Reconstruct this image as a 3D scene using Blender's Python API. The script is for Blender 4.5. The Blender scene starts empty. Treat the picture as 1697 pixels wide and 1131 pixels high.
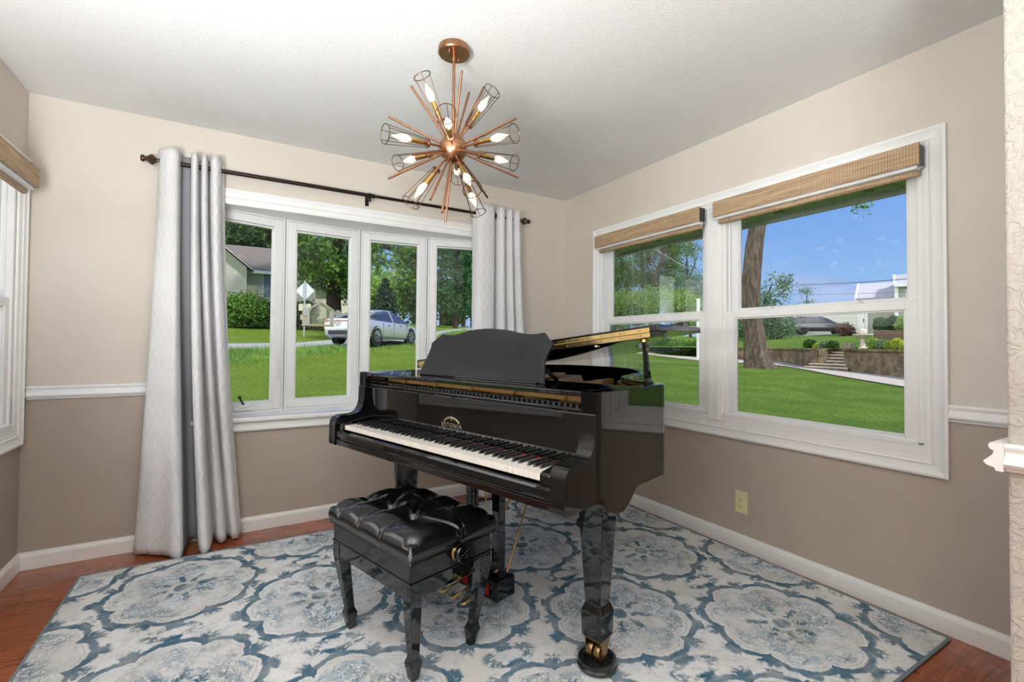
import bpy, bmesh, math, random
import numpy as np
from mathutils import Matrix, Vector
SC = bpy.context.scene
COL = SC.collection
random.seed(7)
RNG = np.random.default_rng(11)
PI = math.pi

# ------------------------------------------------------------------ camera
W, H = 1697, 1131
F, YAW, PITCH, ROLL, SY, EYE = 775.345, 0.533805, 0.0179794, 0.0073532, -8.6207, 1.16404

def _rot(a):
    xr, fw, up = a
    s, c = math.sin(ROLL), math.cos(ROLL); xr, up = xr*c - up*s, up*c + xr*s
    s, c = math.sin(PITCH), math.cos(PITCH); fw, up = fw*c - up*s, up*c + fw*s
    s, c = math.sin(YAW), math.cos(YAW)
    return Vector((xr*c + fw*s, -xr*s + fw*c, up))

def ray(x, y):
    return _rot(((x - W/2)/F, 1.0, -(y - H/2 - SY)/F))

def at(x, y, r):
    """pixel of the photo at horizontal distance r -> world point"""
    d = ray(x, y)
    return Vector((0, 0, EYE)) + d*(r/math.hypot(d.x, d.y))

cam = bpy.data.cameras.new('camera')
cam.sensor_width = 36.0
cam.lens = F/W*36.0
cam.shift_y = SY/W
cam.clip_start = 0.05
cam.clip_end = 1000
camo = bpy.data.objects.new('camera', cam)
COL.objects.link(camo)
r_, u_, f_ = _rot((1, 0, 0)), _rot((0, 0, 1)), _rot((0, 1, 0))
camo.matrix_world = Matrix(((r_.x, u_.x, -f_.x, 0), (r_.y, u_.y, -f_.y, 0), (r_.z, u_.z, -f_.z, EYE), (0, 0, 0, 1)))
SC.camera = camo

# ------------------------------------------------------------------ mesh helpers
class MB:
    """collects shapes; build() links them as ONE mesh object"""
    def __init__(s):
        s.v = []; s.f = []; s.m = []
    def add(s, vs, fs, m=0):
        o = len(s.v)
        s.v += [tuple(p) for p in vs]
        s.f += [tuple(i + o for i in q) for q in fs]
        s.m += [m]*len(fs)
        return s
    def box(s, x0, x1, y0, y1, z0, z1, m=0):
        vs = [(x0, y0, z0), (x1, y0, z0), (x1, y1, z0), (x0, y1, z0), (x0, y0, z1), (x1, y0, z1), (x1, y1, z1), (x0, y1, z1)]
        return s.add(vs, [(0, 3, 2, 1), (4, 5, 6, 7), (0, 1, 5, 4), (1, 2, 6, 5), (2, 3, 7, 6), (3, 0, 4, 7)], m)
    def prism(s, poly, a, b, axis='x', m=0):
        """poly: 2-D outline; axis x -> (y,z), y -> (x,z), z -> (x,y)"""
        def P(p, t):
            return {'x': (t, p[0], p[1]), 'y': (p[0], t, p[1]), 'z': (p[0], p[1], t)}[axis]
        n = len(poly)
        vs = [P(p, a) for p in poly] + [P(p, b) for p in poly]
        fs = [tuple(range(n))[::-1], tuple(range(n, 2*n))] + [(i, (i+1) % n, n+(i+1) % n, n+i) for i in range(n)]
        return s.add(vs, fs, m)
    def rings(s, rings, cap=True, closed=True, m=0):
        n = len(rings[0]); vs = [p for r in rings for p in r]; fs = []
        for k in range(len(rings)-1):
            for i in range(n if closed else n-1):
                j = (i+1) % n
                fs.append((k*n+i, k*n+j, (k+1)*n+j, (k+1)*n+i))
        if cap and closed:
            fs.append(tuple(range(n))[::-1]); fs.append(tuple((len(rings)-1)*n+i for i in range(n)))
        return s.add(vs, fs, m)
    def tube(s, pts, r, n=8, m=0, cap=True):
        pts = [Vector(p) for p in pts]
        rs = r if isinstance(r, (list, tuple)) else [r]*len(pts)
        t0 = (pts[1]-pts[0]).normalized()
        a = t0.orthogonal().normalized(); out = []
        for i, p in enumerate(pts):
            t = (pts[min(i+1, len(pts)-1)]-pts[max(i-1, 0)]).normalized()
            a = (a - t*a.dot(t)).normalized(); b = t.cross(a)
            out.append([p + (a*math.cos(2*PI*k/n) + b*math.sin(2*PI*k/n))*rs[i] for k in range(n)])
        return s.rings(out, cap, True, m)
    def lathe(s, prof, c=(0, 0, 0), d=(0, 0, 1), n=20, m=0, cap=True):
        """prof: (radius, height) along direction d from c"""
        c = Vector(c); d = Vector(d).normalized(); a = d.orthogonal().normalized(); b = d.cross(a)
        return s.rings([[c + d*h + (a*math.cos(2*PI*k/n) + b*math.sin(2*PI*k/n))*max(r, 1e-5) for k in range(n)] for r, h in prof], cap, True, m)
    def bar(s, p, q, w, h, m=0, up=(0, 0, 1)):
        p = Vector(p); q = Vector(q); t = (q-p).normalized(); u = Vector(up)
        if abs(t.dot(u)) > .98: u = Vector((1, 0, 0))
        a = t.cross(u).normalized()*w/2; b = a.cross(t).normalized()*h/2
        return s.rings([[x-a-b, x+a-b, x+a+b, x-a+b] for x in (p, q)], True, True, m)
    def sphere(s, c, r, n=14, m=0, sc=(1, 1, 1)):
        k = max(6, n//2)
        s.lathe([(1e-4 if i in (0, k) else math.sin(PI*i/k), -math.cos(PI*i/k)) for i in range(k+1)], n=n, m=m)
        nv = n*(k+1)
        for i in range(len(s.v)-nv, len(s.v)):
            p = s.v[i]; s.v[i] = (c[0]+p[0]*r*sc[0], c[1]+p[1]*r*sc[1], c[2]+p[2]*r*sc[2])
        return s
    def grid(s, fn, nu, nv, m=0):
        vs = [fn(i/nu, j/nv) for j in range(nv+1) for i in range(nu+1)]
        return s.add(vs, [(j*(nu+1)+i, j*(nu+1)+i+1, (j+1)*(nu+1)+i+1, (j+1)*(nu+1)+i) for j in range(nv) for i in range(nu)], m)
    def build(s, name, mats, parent=None, smooth=None, bevel=0, seg=2, solid=0, sub=0):
        me = bpy.data.meshes.new(name)
        me.from_pydata(s.v, [], s.f)
        for m in (mats if isinstance(mats, (list, tuple)) else [mats]): me.materials.append(m)
        if any(s.m): me.polygons.foreach_set('material_index', s.m)
        bm = bmesh.new(); bm.from_mesh(me); bmesh.ops.recalc_face_normals(bm, faces=bm.faces); bm.to_mesh(me); bm.free()
        if smooth:
            me.polygons.foreach_set('use_smooth', [True]*len(me.polygons))
            if smooth < 180: me.set_sharp_from_angle(angle=math.radians(smooth))
        me.update()
        o = bpy.data.objects.new(name, me); COL.objects.link(o)
        if parent: o.parent = parent
        if bevel:
            b = o.modifiers.new('bevel', 'BEVEL'); b.width = bevel; b.segments = seg; b.limit_method = 'ANGLE'; b.angle_limit = math.radians(40); b.harden_normals = False
        if solid:
            b = o.modifiers.new('solid', 'SOLIDIFY'); b.thickness = solid; b.offset = 0
        if sub:
            b = o.modifiers.new('sub', 'SUBSURF'); b.levels = sub; b.render_levels = sub
        return o

def tag(o, label=None, cat=None, group=None, kind=None):
    if label: o['label'] = label
    if cat: o['category'] = cat
    if group: o['group'] = group
    if kind: o['kind'] = kind
    return o

def thing(name, label, cat, loc=(0, 0, 0), rz=0, group=None):
    o = bpy.data.objects.new(name, None); COL.objects.link(o)
    o.location = loc; o.rotation_euler = (0, 0, rz); o.empty_display_size = .1
    return tag(o, label, cat, group)

def struct(name, label, cat, mb=None, mats=None, **k):
    o = mb.build(name, mats, **k) if mb else thing(name, label, cat)
    return tag(o, label, cat, None, 'structure')

def spline(pts, n):
    """Catmull-Rom through pts, n samples per span"""
    P = [Vector(p) for p in pts]; out = []
    for i in range(len(P)-1):
        a, b, c, d = P[max(i-1, 0)], P[i], P[i+1], P[min(i+2, len(P)-1)]
        for k in range(n):
            t = k/n
            out.append(.5*((2*b) + (c-a)*t + (2*a-5*b+4*c-d)*t*t + (3*b-a-3*c+d)*t**3))
    return out + [P[-1]]

# ------------------------------------------------------------------ node helpers
class E:
    """a socket with arithmetic: builds Math nodes"""
    def __init__(s, nt, k): s.nt = nt; s.k = k
    def op(s, o, *a):
        n = s.nt.nodes.new('ShaderNodeMath'); n.operation = o
        for i, x in enumerate((s,)+a):
            if isinstance(x, E): s.nt.links.new(x.k, n.inputs[i])
            else: n.inputs[i].default_value = x
        return E(s.nt, n.outputs[0])
    def __add__(s, o): return s.op('ADD', o)
    __radd__ = __add__
    def __mul__(s, o): return s.op('MULTIPLY', o)
    __rmul__ = __mul__
    def __sub__(s, o): return s.op('SUBTRACT', o)
    def __rsub__(s, o): return (s*-1)+o
    def __truediv__(s, o): return s.op('DIVIDE', o)
    def sin(s): return s.op('SINE')
    def cos(s): return s.op('COSINE')
    def abs(s): return s.op('ABSOLUTE')
    def sqrt(s): return s.op('SQRT')
    def floor(s): return s.op('FLOOR')
    def fract(s): return s.op('FRACT')
    def min(s, o): return s.op('MINIMUM', o)
    def max(s, o): return s.op('MAXIMUM', o)
    def pow(s, o): return s.op('POWER', o)
    def atan2(s, o): return s.op('ARCTAN2', o)
    def lt(s, o): return s.op('LESS_THAN', o)
    def step(s, a, b):
        """smooth 0..1 from a to b (also a > b)"""
        n = s.nt.nodes.new('ShaderNodeMapRange'); n.interpolation_type = 'SMOOTHSTEP'
        s.nt.links.new(s.k, n.inputs[0])
        lo, hi, v0, v1 = (a, b, 0, 1) if a < b else (b, a, 1, 0)
        n.inputs[1].default_value = lo; n.inputs[2].default_value = hi; n.inputs[3].default_value = v0; n.inputs[4].default_value = v1
        return E(s.nt, n.outputs[0])

class M:
    """a Principled material with shorthand for textures"""
    def __init__(s, name, color=(.8, .8, .8), rough=.5, metal=0, coat=0, spec=.5):
        s.mat = bpy.data.materials.new(name); s.mat.use_nodes = True
        s.nt = s.mat.node_tree; s.b = s.nt.nodes['Principled BSDF']
        s.set('Base Color', (*color, 1)); s.set('Roughness', rough); s.set('Metallic', metal); s.set('Coat Weight', coat); s.set('Specular IOR Level', spec)
        s.c0 = color
    def set(s, k, v): s.b.inputs[k].default_value = v
    def link(s, k, e): s.nt.links.new(e.k if isinstance(e, E) else e, s.b.inputs[k])
    def co(s, which='Object'):
        if not hasattr(s, '_tc'): s._tc = s.nt.nodes.new('ShaderNodeTexCoord')
        return s._tc.outputs[which]
    def xyz(s, which='Object', sock=None):
        n = s.nt.nodes.new('ShaderNodeSeparateXYZ'); s.nt.links.new(sock or s.co(which), n.inputs[0])
        return [E(s.nt, n.outputs[i]) for i in range(3)]
    def vec(s, x, y, z):
        n = s.nt.nodes.new('ShaderNodeCombineXYZ')
        for i, q in enumerate((x, y, z)):
            if isinstance(q, E): s.nt.links.new(q.k, n.inputs[i])
            else: n.inputs[i].default_value = q
        return n.outputs[0]
    def noise(s, scale=5, detail=3, rough=.5, vec=None, dist=0, which='Object'):
        n = s.nt.nodes.new('ShaderNodeTexNoise'); s.nt.links.new(vec or s.co(which), n.inputs['Vector'])
        n.inputs['Scale'].default_value = scale; n.inputs['Detail'].default_value = detail; n.inputs['Roughness'].default_value = rough; n.inputs['Distortion'].default_value = dist
        return E(s.nt, n.outputs[0])
    def voro(s, scale=5, vec=None, feat='F1', out='Distance'):
        n = s.nt.nodes.new('ShaderNodeTexVoronoi'); n.feature = feat; s.nt.links.new(vec or s.co(), n.inputs['Vector']); n.inputs['Scale'].default_value = scale
        return E(s.nt, n.outputs[out])
    def mix(s, fac, a, b):
        n = s.nt.nodes.new('ShaderNodeMix'); n.data_type = 'RGBA'
        for i, q in ((0, fac), (6, a), (7, b)):
            if isinstance(q, E): s.nt.links.new(q.k, n.inputs[i])
            elif isinstance(q, (int, float)): n.inputs[i].default_value = q
            elif isinstance(q, tuple): n.inputs[i].default_value = (*q, 1)
            else: s.nt.links.new(q, n.inputs[i])
        return n.outputs[2]
    def color(s, c): s.nt.links.new(c, s.b.inputs['Base Color']); return s
    def vary(s, scale=6, amt=.12, c=None):
        c = c or s.c0
        return s.color(s.mix(s.noise(scale, 4).step(.3, .7), tuple(x*(1-amt) for x in c), tuple(min(1, x*(1+amt)) for x in c)))
    def bump(s, h, strength=.2, dist=.01):
        n = s.nt.nodes.new('ShaderNodeBump'); n.inputs['Strength'].default_value = strength; n.inputs['Distance'].default_value = dist
        s.nt.links.new(h.k, n.inputs['Height'])
        if s.b.inputs['Normal'].is_linked: s.nt.links.new(s.b.inputs['Normal'].links[0].from_socket, n.inputs['Normal'])
        s.nt.links.new(n.outputs[0], s.b.inputs['Normal']); return s
    def rnd(s):
        n = s.nt.nodes.new('ShaderNodeNewGeometry'); return E(s.nt, n.outputs['Random Per Island'])

def simple(name, c, rough=.5, metal=0, coat=0, amt=.06, scale=8, bump=None):
    m = M(name, c, rough, metal, coat); m.vary(scale, amt)
    if bump: m.bump(m.noise(bump[0], 3), bump[1], bump[2])
    return m.mat
def lin(r, g, b):
    return tuple(((c/255)/12.92 if c/255 <= .04045 else ((c/255+.055)/1.055)**2.4) for c in (r, g, b))

# ------------------------------------------------------------------ room constants
D, R, L, CH = 3.319, 2.507, -.932, 2.44
RY0, RX1 = -3.6, 1.636          # rear of the space, face of the stub wall
RAIL0, RAIL1 = .863, .930

# materials
def wall_mat():
    m = M('two_tone_wall_paint', rough=.75)
    z = m.xyz()[2]
    low = (z - .895).lt(0)
    n = m.noise(1.3, 3).step(.3, .7)
    up = m.mix(n, lin(207, 198, 185), lin(215, 207, 195)); lo = m.mix(n, lin(164, 151, 138), lin(174, 161, 148))
    m.color(m.mix(low, up, lo))
    m.bump(m.noise(38, 4, .55), .22, .006); m.bump(m.noise(7, 2), .12, .01)
    return m.mat
WALL = wall_mat()
def ceil_mat():
    m = M('popcorn_ceiling', lin(228, 228, 227), rough=.9); m.vary(3, .015)
    m.bump(m.noise(150, 3, .6), .55, .006)
    return m.mat
CEIL = ceil_mat()
def textured_wall():
    m = M('knockdown_plaster', lin(172, 165, 155), rough=.8); m.vary(9, .03); m.bump(m.noise(30, 3, .6, dist=1.2).step(.42, .6), .5, .006); return m.mat
KNOCK = textured_wall()
WHITE = simple('white_trim_paint', lin(243, 243, 242), .38, amt=.015)
VINYL = simple('white_vinyl', lin(240, 240, 239), .35, amt=.015)
def wood_floor():
    m = M('oak_floor', rough=.28)
    x, y, z = m.xyz()
    row = (y/.083).floor()
    off = (row*12.9898).sin()*43.7
    px = x/.9 + off.fract()
    idx = px.floor()
    rnd = ((row*78.233 + idx*37.719).sin()*437.5).fract()
    gv = m.vec(x*1.6 + rnd*9, y*26, rnd*5)
    g = m.noise(3.0, 5, .6, gv, .8).step(.25, .75)
    c1 = m.mix(g, lin(96, 43, 22), lin(152, 80, 45))
    c2 = m.mix(g, lin(120, 58, 31), lin(172, 97, 58))
    c = m.mix(rnd, c1, c2)
    gy = (y/.083).fract(); gx = px.fract()
    seam = gy.lt(.018).max(gx.lt(.0025))
    c = m.mix(seam, c, lin(58, 25, 14)); m.color(c)
    m.bump(seam*-1, .3, .002)
    m.link('Roughness', m.noise(5, 3)*.2 + .18)
    m.set('Coat Weight', .25); m.set('Coat Roughness', .12)
    return m.mat
FLOOR = wood_floor()
def glass_mat(name='window_glass', tint=(1, 1, 1)):
    m = bpy.data.materials.new(name); m.use_nodes = True; nt = m.node_tree; nt.nodes.clear()
    o = nt.nodes.new('ShaderNodeOutputMaterial'); mx = nt.nodes.new('ShaderNodeMixShader')
    t = nt.nodes.new('ShaderNodeBsdfTransparent'); t.inputs[0].default_value = (*tint, 1)
    g = nt.nodes.new('ShaderNodeBsdfGlossy'); g.inputs['Roughness'].default_value = .01
    fr = nt.nodes.new('ShaderNodeFresnel'); fr.inputs[0].default_value = 1.45
    a = nt.nodes.new('ShaderNodeMath'); a.operation = 'MULTIPLY'; a.inputs[1].default_value = .42
    nt.links.new(fr.outputs[0], a.inputs[0]); nt.links.new(a.outputs[0], mx.inputs[0]); nt.links.new(t.outputs[0], mx.inputs[1]); nt.links.new(g.outputs[0], mx.inputs[2]); nt.links.new(mx.outputs[0], o.inputs[0])
    return m
GLASS = glass_mat()
def wet_glass():
    """pane with dried rain spots"""
    m = glass_mat('spotted_window_glass'); nt = m.node_tree
    q = M('tmp'); bpy.data.materials.remove(q.mat)
    q.mat = m; q.nt = nt
    if hasattr(q, '_tc'): del q._tc
    d = q.voro(60).step(.2, .12)*q.noise(60, 2).step(.5, .62)*q.noise(2.6, 2).step(.5, .66)
    df = nt.nodes.new('ShaderNodeBsdfDiffuse'); df.inputs[0].default_value = (.75, .76, .75, 1)
    mx = nt.nodes.new('ShaderNodeMixShader'); out = [n for n in nt.nodes if n.type == 'OUTPUT_MATERIAL'][0]
    src = out.inputs[0].links[0].from_socket
    nt.links.new((d*.75).k, mx.inputs[0]); nt.links.new(src, mx.inputs[1]); nt.links.new(df.outputs[0], mx.inputs[2]); nt.links.new(mx.outputs[0], out.inputs[0])
    return m
WETGLASS = wet_glass()
DARKMETAL = simple('oil_rubbed_bronze', lin(40, 31, 28), .38, .6, amt=.2, scale=30)
BLACKPL = simple('black_plastic', lin(28, 28, 29), .4)

# ------------------------------------------------------------------ shell
TW = .14   # wall thickness
struct('floor', 'reddish brown oak strip floor', 'floor', MB().box(L-TW, R+TW, RY0-TW, D+TW, -.2, 0), FLOOR)
struct('ceiling', 'white popcorn textured ceiling', 'ceiling', MB().box(L-TW, R+TW, RY0-TW, D+TW, CH, CH+.2), CEIL)
OX0, OX1, OZ0, OZ1 = -.21, 1.80, .705, 2.01        # bow opening
m = MB(); m.box(L-TW, OX0, D, D+TW, 0, CH); m.box(OX1, R+TW, D, D+TW, 0, CH); m.box(OX0, OX1, D, D+TW, 0, OZ0-.04); m.box(OX0, OX1, D, D+TW, OZ1, CH)
struct('wall_back', 'two tone tan wall around the bow window', 'wall', m, WALL)
RY_A, RY_B, RZ_A, RZ_B = .80, 2.85, .70, 2.02       # opening in right wall
m = MB(); m.box(R, R+TW, RY0, RY_A, 0, CH); m.box(R, R+TW, RY_B, D, 0, CH); m.box(R, R+TW, RY_A, RY_B, 0, RZ_A); m.box(R, R+TW, RY_A, RY_B, RZ_B, CH)
struct('wall_right', 'two tone tan wall around the double window', 'wall', m, WALL)
LY_A, LY_B, LZ_A, LZ_B = 2.05, 3.20, .72, 2.0
m = MB(); m.box(L-TW, L, RY0, LY_A, 0, CH); m.box(L-TW, L, LY_B, D, 0, CH); m.box(L-TW, L, LY_A, LY_B, 0, LZ_A); m.box(L-TW, L, LY_A, LY_B, LZ_B, CH)
struct('wall_left', 'tan wall at the left with a window', 'wall', m, WALL)
struct('wall_rear', 'tan wall behind the viewer', 'wall', MB().box(L, R, RY0-TW, RY0, 0, CH), WALL)
struct('wall_front', 'textured end of the dividing wall at right edge', 'wall', MB().box(RX1, R-.001, RY0+.001, .373, 0, CH-.001), KNOCK, bevel=.006)

def rail_profile():   # (out, z)
    z0, z1 = RAIL0, RAIL1
    return [(0, z0), (.009, z0), (.011, z0+.008), (.020, z0+.012), (.024, z0+.02), (.013, z0+.038), (.011, z0+.048), (.016, z0+.053), (.018, z0+.06), (.016, z1), (0, z1)]
def run(prof, p, q, out):
    """sweep a (out, z) profile from p to q (xy), out = unit normal xy"""
    m = MB(); return m.rings([[(a[0]+out[0]*o, a[1]+out[1]*o, z) for o, z in prof] for a in (p, q)])
def base_profile():
    return [(0, .001), (.014, .001), (.014, .066), (.011, .076), (.008, .081), (.006, .088), (0, .088)]
e = .0005
struct('trim_1', 'white chair rail on the back wall left of the curtain', 'chair rail', run(rail_profile(), (L+.02, D-e), (-.29, D-e), (0, -1)), WHITE)
struct('trim_2', 'white chair rail on the back wall right of the bow window', 'chair rail', run(rail_profile(), (1.885, D-e), (R-.001, D-e), (0, -1)), WHITE)
struct('trim_3', 'white chair rail right of the double window', 'chair rail', run(rail_profile(), (R-e, .735), (R-e, .3735), (-1, 0)), WHITE)
m = run([(o*1.5, z) for o, z in rail_profile()], (RX1-e, .373), (RX1-e, -1.5), (-1, 0)); m.rings([[(x, .373+e+o*1.5, z) for o, z in rail_profile()] for x in (RX1-.03, R-.03)])
struct('trim_4', 'white chair rail on the textured wall end at right edge', 'chair rail', m, WHITE)
struct('trim_5', 'white chair rail on the wall right of the bow window corner', 'chair rail', run(rail_profile(), (R-e, 2.93), (R-e, D-.025), (-1, 0)), WHITE)
struct('baseboard_back', 'white baseboard along the back wall', 'baseboard', run(base_profile(), (L+.001, D-e), (R-.001, D-e), (0, -1)), WHITE)
struct('baseboard_right', 'white baseboard along the right wall', 'baseboard', run(base_profile(), (R-e, .375), (R-e, D-.015), (-1, 0)), WHITE)
struct('baseboard_left', 'white baseboard along the left wall', 'baseboard', run(base_profile(), (L+e, -2.5), (L+e, D-.015), (1, 0)), WHITE)
struct('baseboard_front', 'white baseboard on the textured wall end', 'baseboard', run(base_profile(), (RX1-e, -1.5), (RX1-e, .373), (-1, 0)), WHITE)

# ------------------------------------------------------------------ moulded casing: profile swept round a rectangle with mitres
def casing(mb, a0, a1, z0, z1, width, place, sides='LRTB'):
    """a = along wall; outer rect a0..a1, z0..z1; place(a, z, out) -> xyz"""
    prof = [(0, 0), (0, .021), (.010, .023), (.016, .018), (.045, .015), (.052, .019), (.058, .013), (.070, .012), (.078, .009), (width, .008), (width, -.004)]
    def corner(k):
        out = []
        for w, o in prof:
            a = a0+w if k in (0, 3) else a1-w
            z = z0+w if k in (0, 1) else z1-w
            out.append(place(a, z, o))
        return out
    c = [corner(k) for k in range(4)]
    for s, (i, j) in (('B', (0, 1)), ('R', (1, 2)), ('T', (2, 3)), ('L', (3, 0))):
        if s in sides: mb.rings([c[i], c[j]], True, True)

# ------------------------------------------------------------------ window_1: the bow window of four casements
A_ = [(-.21, 3.395), (.286, 3.533), (.795, 3.580), (1.300, 3.524), (1.80, 3.385)]
w1 = struct('window_1', 'white four casement bow window in the back wall', 'window')
m = MB(); place = lambda a, z, o: (a, D-o, z)
casing(m, -.295, 1.885, .62, 2.095, .085, place)
m.build('window_frame', WHITE, w1, smooth=35)
# seat board, head board, side jambs
plan = [(-.215, D-.045), (1.805, D-.045), (1.83, 3.43), (1.30, 3.60), (.795, 3.655), (.286, 3.61), (-.235, 3.44)]
m = MB().prism(plan, OZ0-.028, OZ0, 'z'); m.build('window_seat', WHITE, w1, bevel=.008, seg=3)
plan2 = [(-.215, D-.004), (1.805, D-.004)] + plan[2:]
m = MB().prism(plan2, OZ1-.005, OZ1+.03, 'z'); m.build('head_board', WHITE, w1)
m = MB(); m.box(-.245, -.212, D-.002, 3.44, OZ0, OZ1); m.box(1.802, 1.835, D-.002, 3.43, OZ0, OZ1); m.build('side_jamb', WHITE, w1)
def bow_unit(k):
    a, b = Vector(A_[k]), Vector(A_[k+1]); ln = (b-a).length; t = (b-a)/ln; nrm = Vector((t.y, -t.x))   # towards the room
    def P(s, z, o): return (a.x+t.x*s+nrm.x*o, a.y+t.y*s+nrm.y*o, z)
    def rect(mb, s0, s1, z0, z1, o0, o1):
        vs = [P(s, z, o) for o in (o0, o1) for s, z in ((s0, z0), (s1, z0), (s1, z1), (s0, z1))]
        mb.add(vs, [(0, 1, 2, 3), (7, 6, 5, 4), (0, 4, 5, 1), (1, 5, 6, 2), (2, 6, 7, 3), (3, 7, 4, 0)])
    def frame(mb, s0, s1, z0, z1, w, o0, o1):
        rect(mb, s0, s0+w, z0, z1, o0, o1); rect(mb, s1-w, s1, z0, z1, o0, o1); rect(mb, s0+w, s1-w, z0, z0+w, o0, o1); rect(mb, s0+w, s1-w, z1-w, z1, o0, o1)
    m = MB(); frame(m, .003, ln-.003, OZ0, OZ1, .012, -.05, .001); fr = m.build('sash_frame', VINYL, w1, bevel=.002)
    m = MB(); frame(m, .016, ln-.016, OZ0+.013, OZ1-.013, .052, -.045, -.003)
    frame(m, .066, ln-.066, OZ0+.063, OZ1-.068, .011, -.045, -.012)
    sash = m.build('casement_sash', VINYL, w1, bevel=.003)
    m = MB(); rect(m, .070, ln-.070, OZ0+.068, OZ1-.072, -.0305, -.0295); m.build('pane', GLASS, sash)
    return P, rect, sash
units = [bow_unit(k) for k in range(4)]
# casement lock lever + crank on the left casement, lever on the right one
P, rect, sash = units[0]
m = MB(); rect(m, .455, .478, .90, 1.06, -.003, .006); m.add([P(.462, 1.03, .006), P(.472, 1.03, .006), P(.472, .945, .02), P(.462, .945, .02), P(.462, 1.03, .012), P(.472, 1.03, .012), P(.472, .94, .028), P(.462, .94, .028)], [(0, 1, 2, 3), (4, 5, 6, 7), (0, 4, 5, 1), (2, 6, 7, 3), (1, 5, 6, 2), (0, 3, 7, 4)])
tag(m.build('lock_lever', VINYL, sash, bevel=.003), 'white sash lock lever')
m = MB(); rect(m, .215, .335, .725, .752, -.003, .012); m.tube([P(.25, .745, .012), P(.26, .76, .03), P(.30, .765, .035)], .008, 8)
tag(m.build('crank_base', VINYL, sash, bevel=.003), 'white crank cover')
m = MB(); m.tube([P(.265, .762, .03), P(.243, .80, .034), P(.238, .812, .036)], [.006, .006, .008], 8); m.sphere(P(.236, .815, .036), .011, 10)
tag(m.build('crank_handle', BLACKPL, sash, smooth=60), 'dark crank handle')
P, rect, sash = units[3]
m = MB(); rect(m, .036, .058, .90, 1.06, -.003, .006); rect(m, .04, .05, .93, .985, .006, .045)
tag(m.build('lock_lever', VINYL, sash, bevel=.003), 'white sash lock lever')
m = MB()
for k in (0, 3):
    P, rect, sash = units[k]
    s = .44 if k == 0 else .07
    for z in (.83, 1.37, 1.945): m.sphere(P(s, z, -.001), .006, 8)
m.build('screw_cap', VINYL, w1)

# ------------------------------------------------------------------ double hung windows
def double_hung(root, place, rect, a0, a1, wet=False, low_pane=GLASS):
    """opening a0..a1 along the wall (a0 < a1), o = into room"""
    zt, zb, zm = 2.005, .757, 1.348
    m = MB()
    for s0, s1, z0, z1 in ((a0, a0+.022, zb, zt), (a1-.022, a1, zb, zt), (a0+.022, a1-.022, zt-.02, zt)): rect(m, s0, s1, z0, z1, -.10, .0)
    for s0 in (a0+.022, a1-.032): rect(m, s0, s0+.010, zb, zt-.02, -.032, -.024)
    m.build('jamb', VINYL, root, bevel=.002)
    def sash(z0, z1, o, top, bot, pane, nm):
        m = MB(); b0, b1 = a0+.018, a1-.018
        w = .052
        rect(m, b0, b0+w, z0, z1, o-.028, o); rect(m, b1-w, b1, z0, z1, o-.028, o); rect(m, b0+w, b1-w, z1-top, z1, o-.028, o); rect(m, b0+w, b1-w, z0, z0+bot, o-.028, o)
        w2 = w+.008
        for s0, s1, y0, y1 in ((b0+w, b0+w2, z0+bot, z1-top), (b1-w2, b1-w, z0+bot, z1-top), (b0+w2, b1-w2, z0+bot, z0+bot+.008), (b0+w2, b1-w2, z1-top-.008, z1-top)): rect(m, s0, s1, y0, y1, o-.024, o-.008)
        ob = m.build('sash', VINYL, root, bevel=.003)
        m = MB(); rect(m, b0+w2-.002, b1-w2+.002, z0+bot+.006, z1-top-.006, o-.0165, o-.0155); m.build('pane', pane, ob)
        return ob
    up = sash(zm-.012, zt-.02, -.045, .04, .042, WETGLASS if wet else GLASS, 'upper')
    lo = sash(zb, zm+.02, -.008, .04, .018, WETGLASS if wet else GLASS, 'lower')
    m = MB(); rect(m, a0+.02, a1-.02, zb-.012, zb+.006, -.03, .012); m.build('sash_lift', VINYL, lo, bevel=.003)
    for q in (.28, .72):
        s = a0+(a1-a0)*q
        m = MB(); rect(m, s-.028, s+.028, zm+.02, zm+.026, -.03, -.006); rect(m, s-.02, s+.02, zm+.026, zm+.034, -.026, -.010)
        tag(m.build('sash_lock', VINYL, lo, bevel=.002), 'sash lock on the meeting rail')

def rect_x(sign, X):
    def place(a, z, o): return (X - sign*o, a, z)
    def rect(mb, s0, s1, z0, z1, o0, o1): mb.box(min(place(0, 0, o0)[0], place(0, 0, o1)[0]), max(place(0, 0, o0)[0], place(0, 0, o1)[0]), s0, s1, z0, z1)
    return place, rect
w2 = struct('window_2', 'white pair of double hung windows in the right wall', 'window')
place, rect = rect_x(1, R)
m = MB(); casing(m, .735, 2.927, .628, 2.087, .082, place)
rect(m, .812, 2.85, .705, .748, -.02, .010)     # stool panel below the sashes
m.build('window_frame', WHITE, w2, smooth=35)
m = MB(); rect(m, 1.765, 1.868, .72, 2.01, -.10, .012); rect(m, 1.785, 1.85, .716, 2.01, .012, .018)
m.build('mullion', WHITE, w2, bevel=.003)
double_hung(w2, place, rect, .815, 1.765, wet=True)
double_hung(w2, place, rect, 1.868, 2.85)
w3 = struct('window_3', 'white double hung window at left edge', 'window')
place, rect = rect_x(-1, L)
m = MB(); casing(m, 1.96, 3.287, .64, 2.083, .082, place); rect(m, LY_A, LY_B, .71, .748, -.02, .010)
m.build('window_frame', WHITE, w3, smooth=35)
double_hung(w3, place, rect, LY_A+.01, LY_B-.005)
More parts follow.
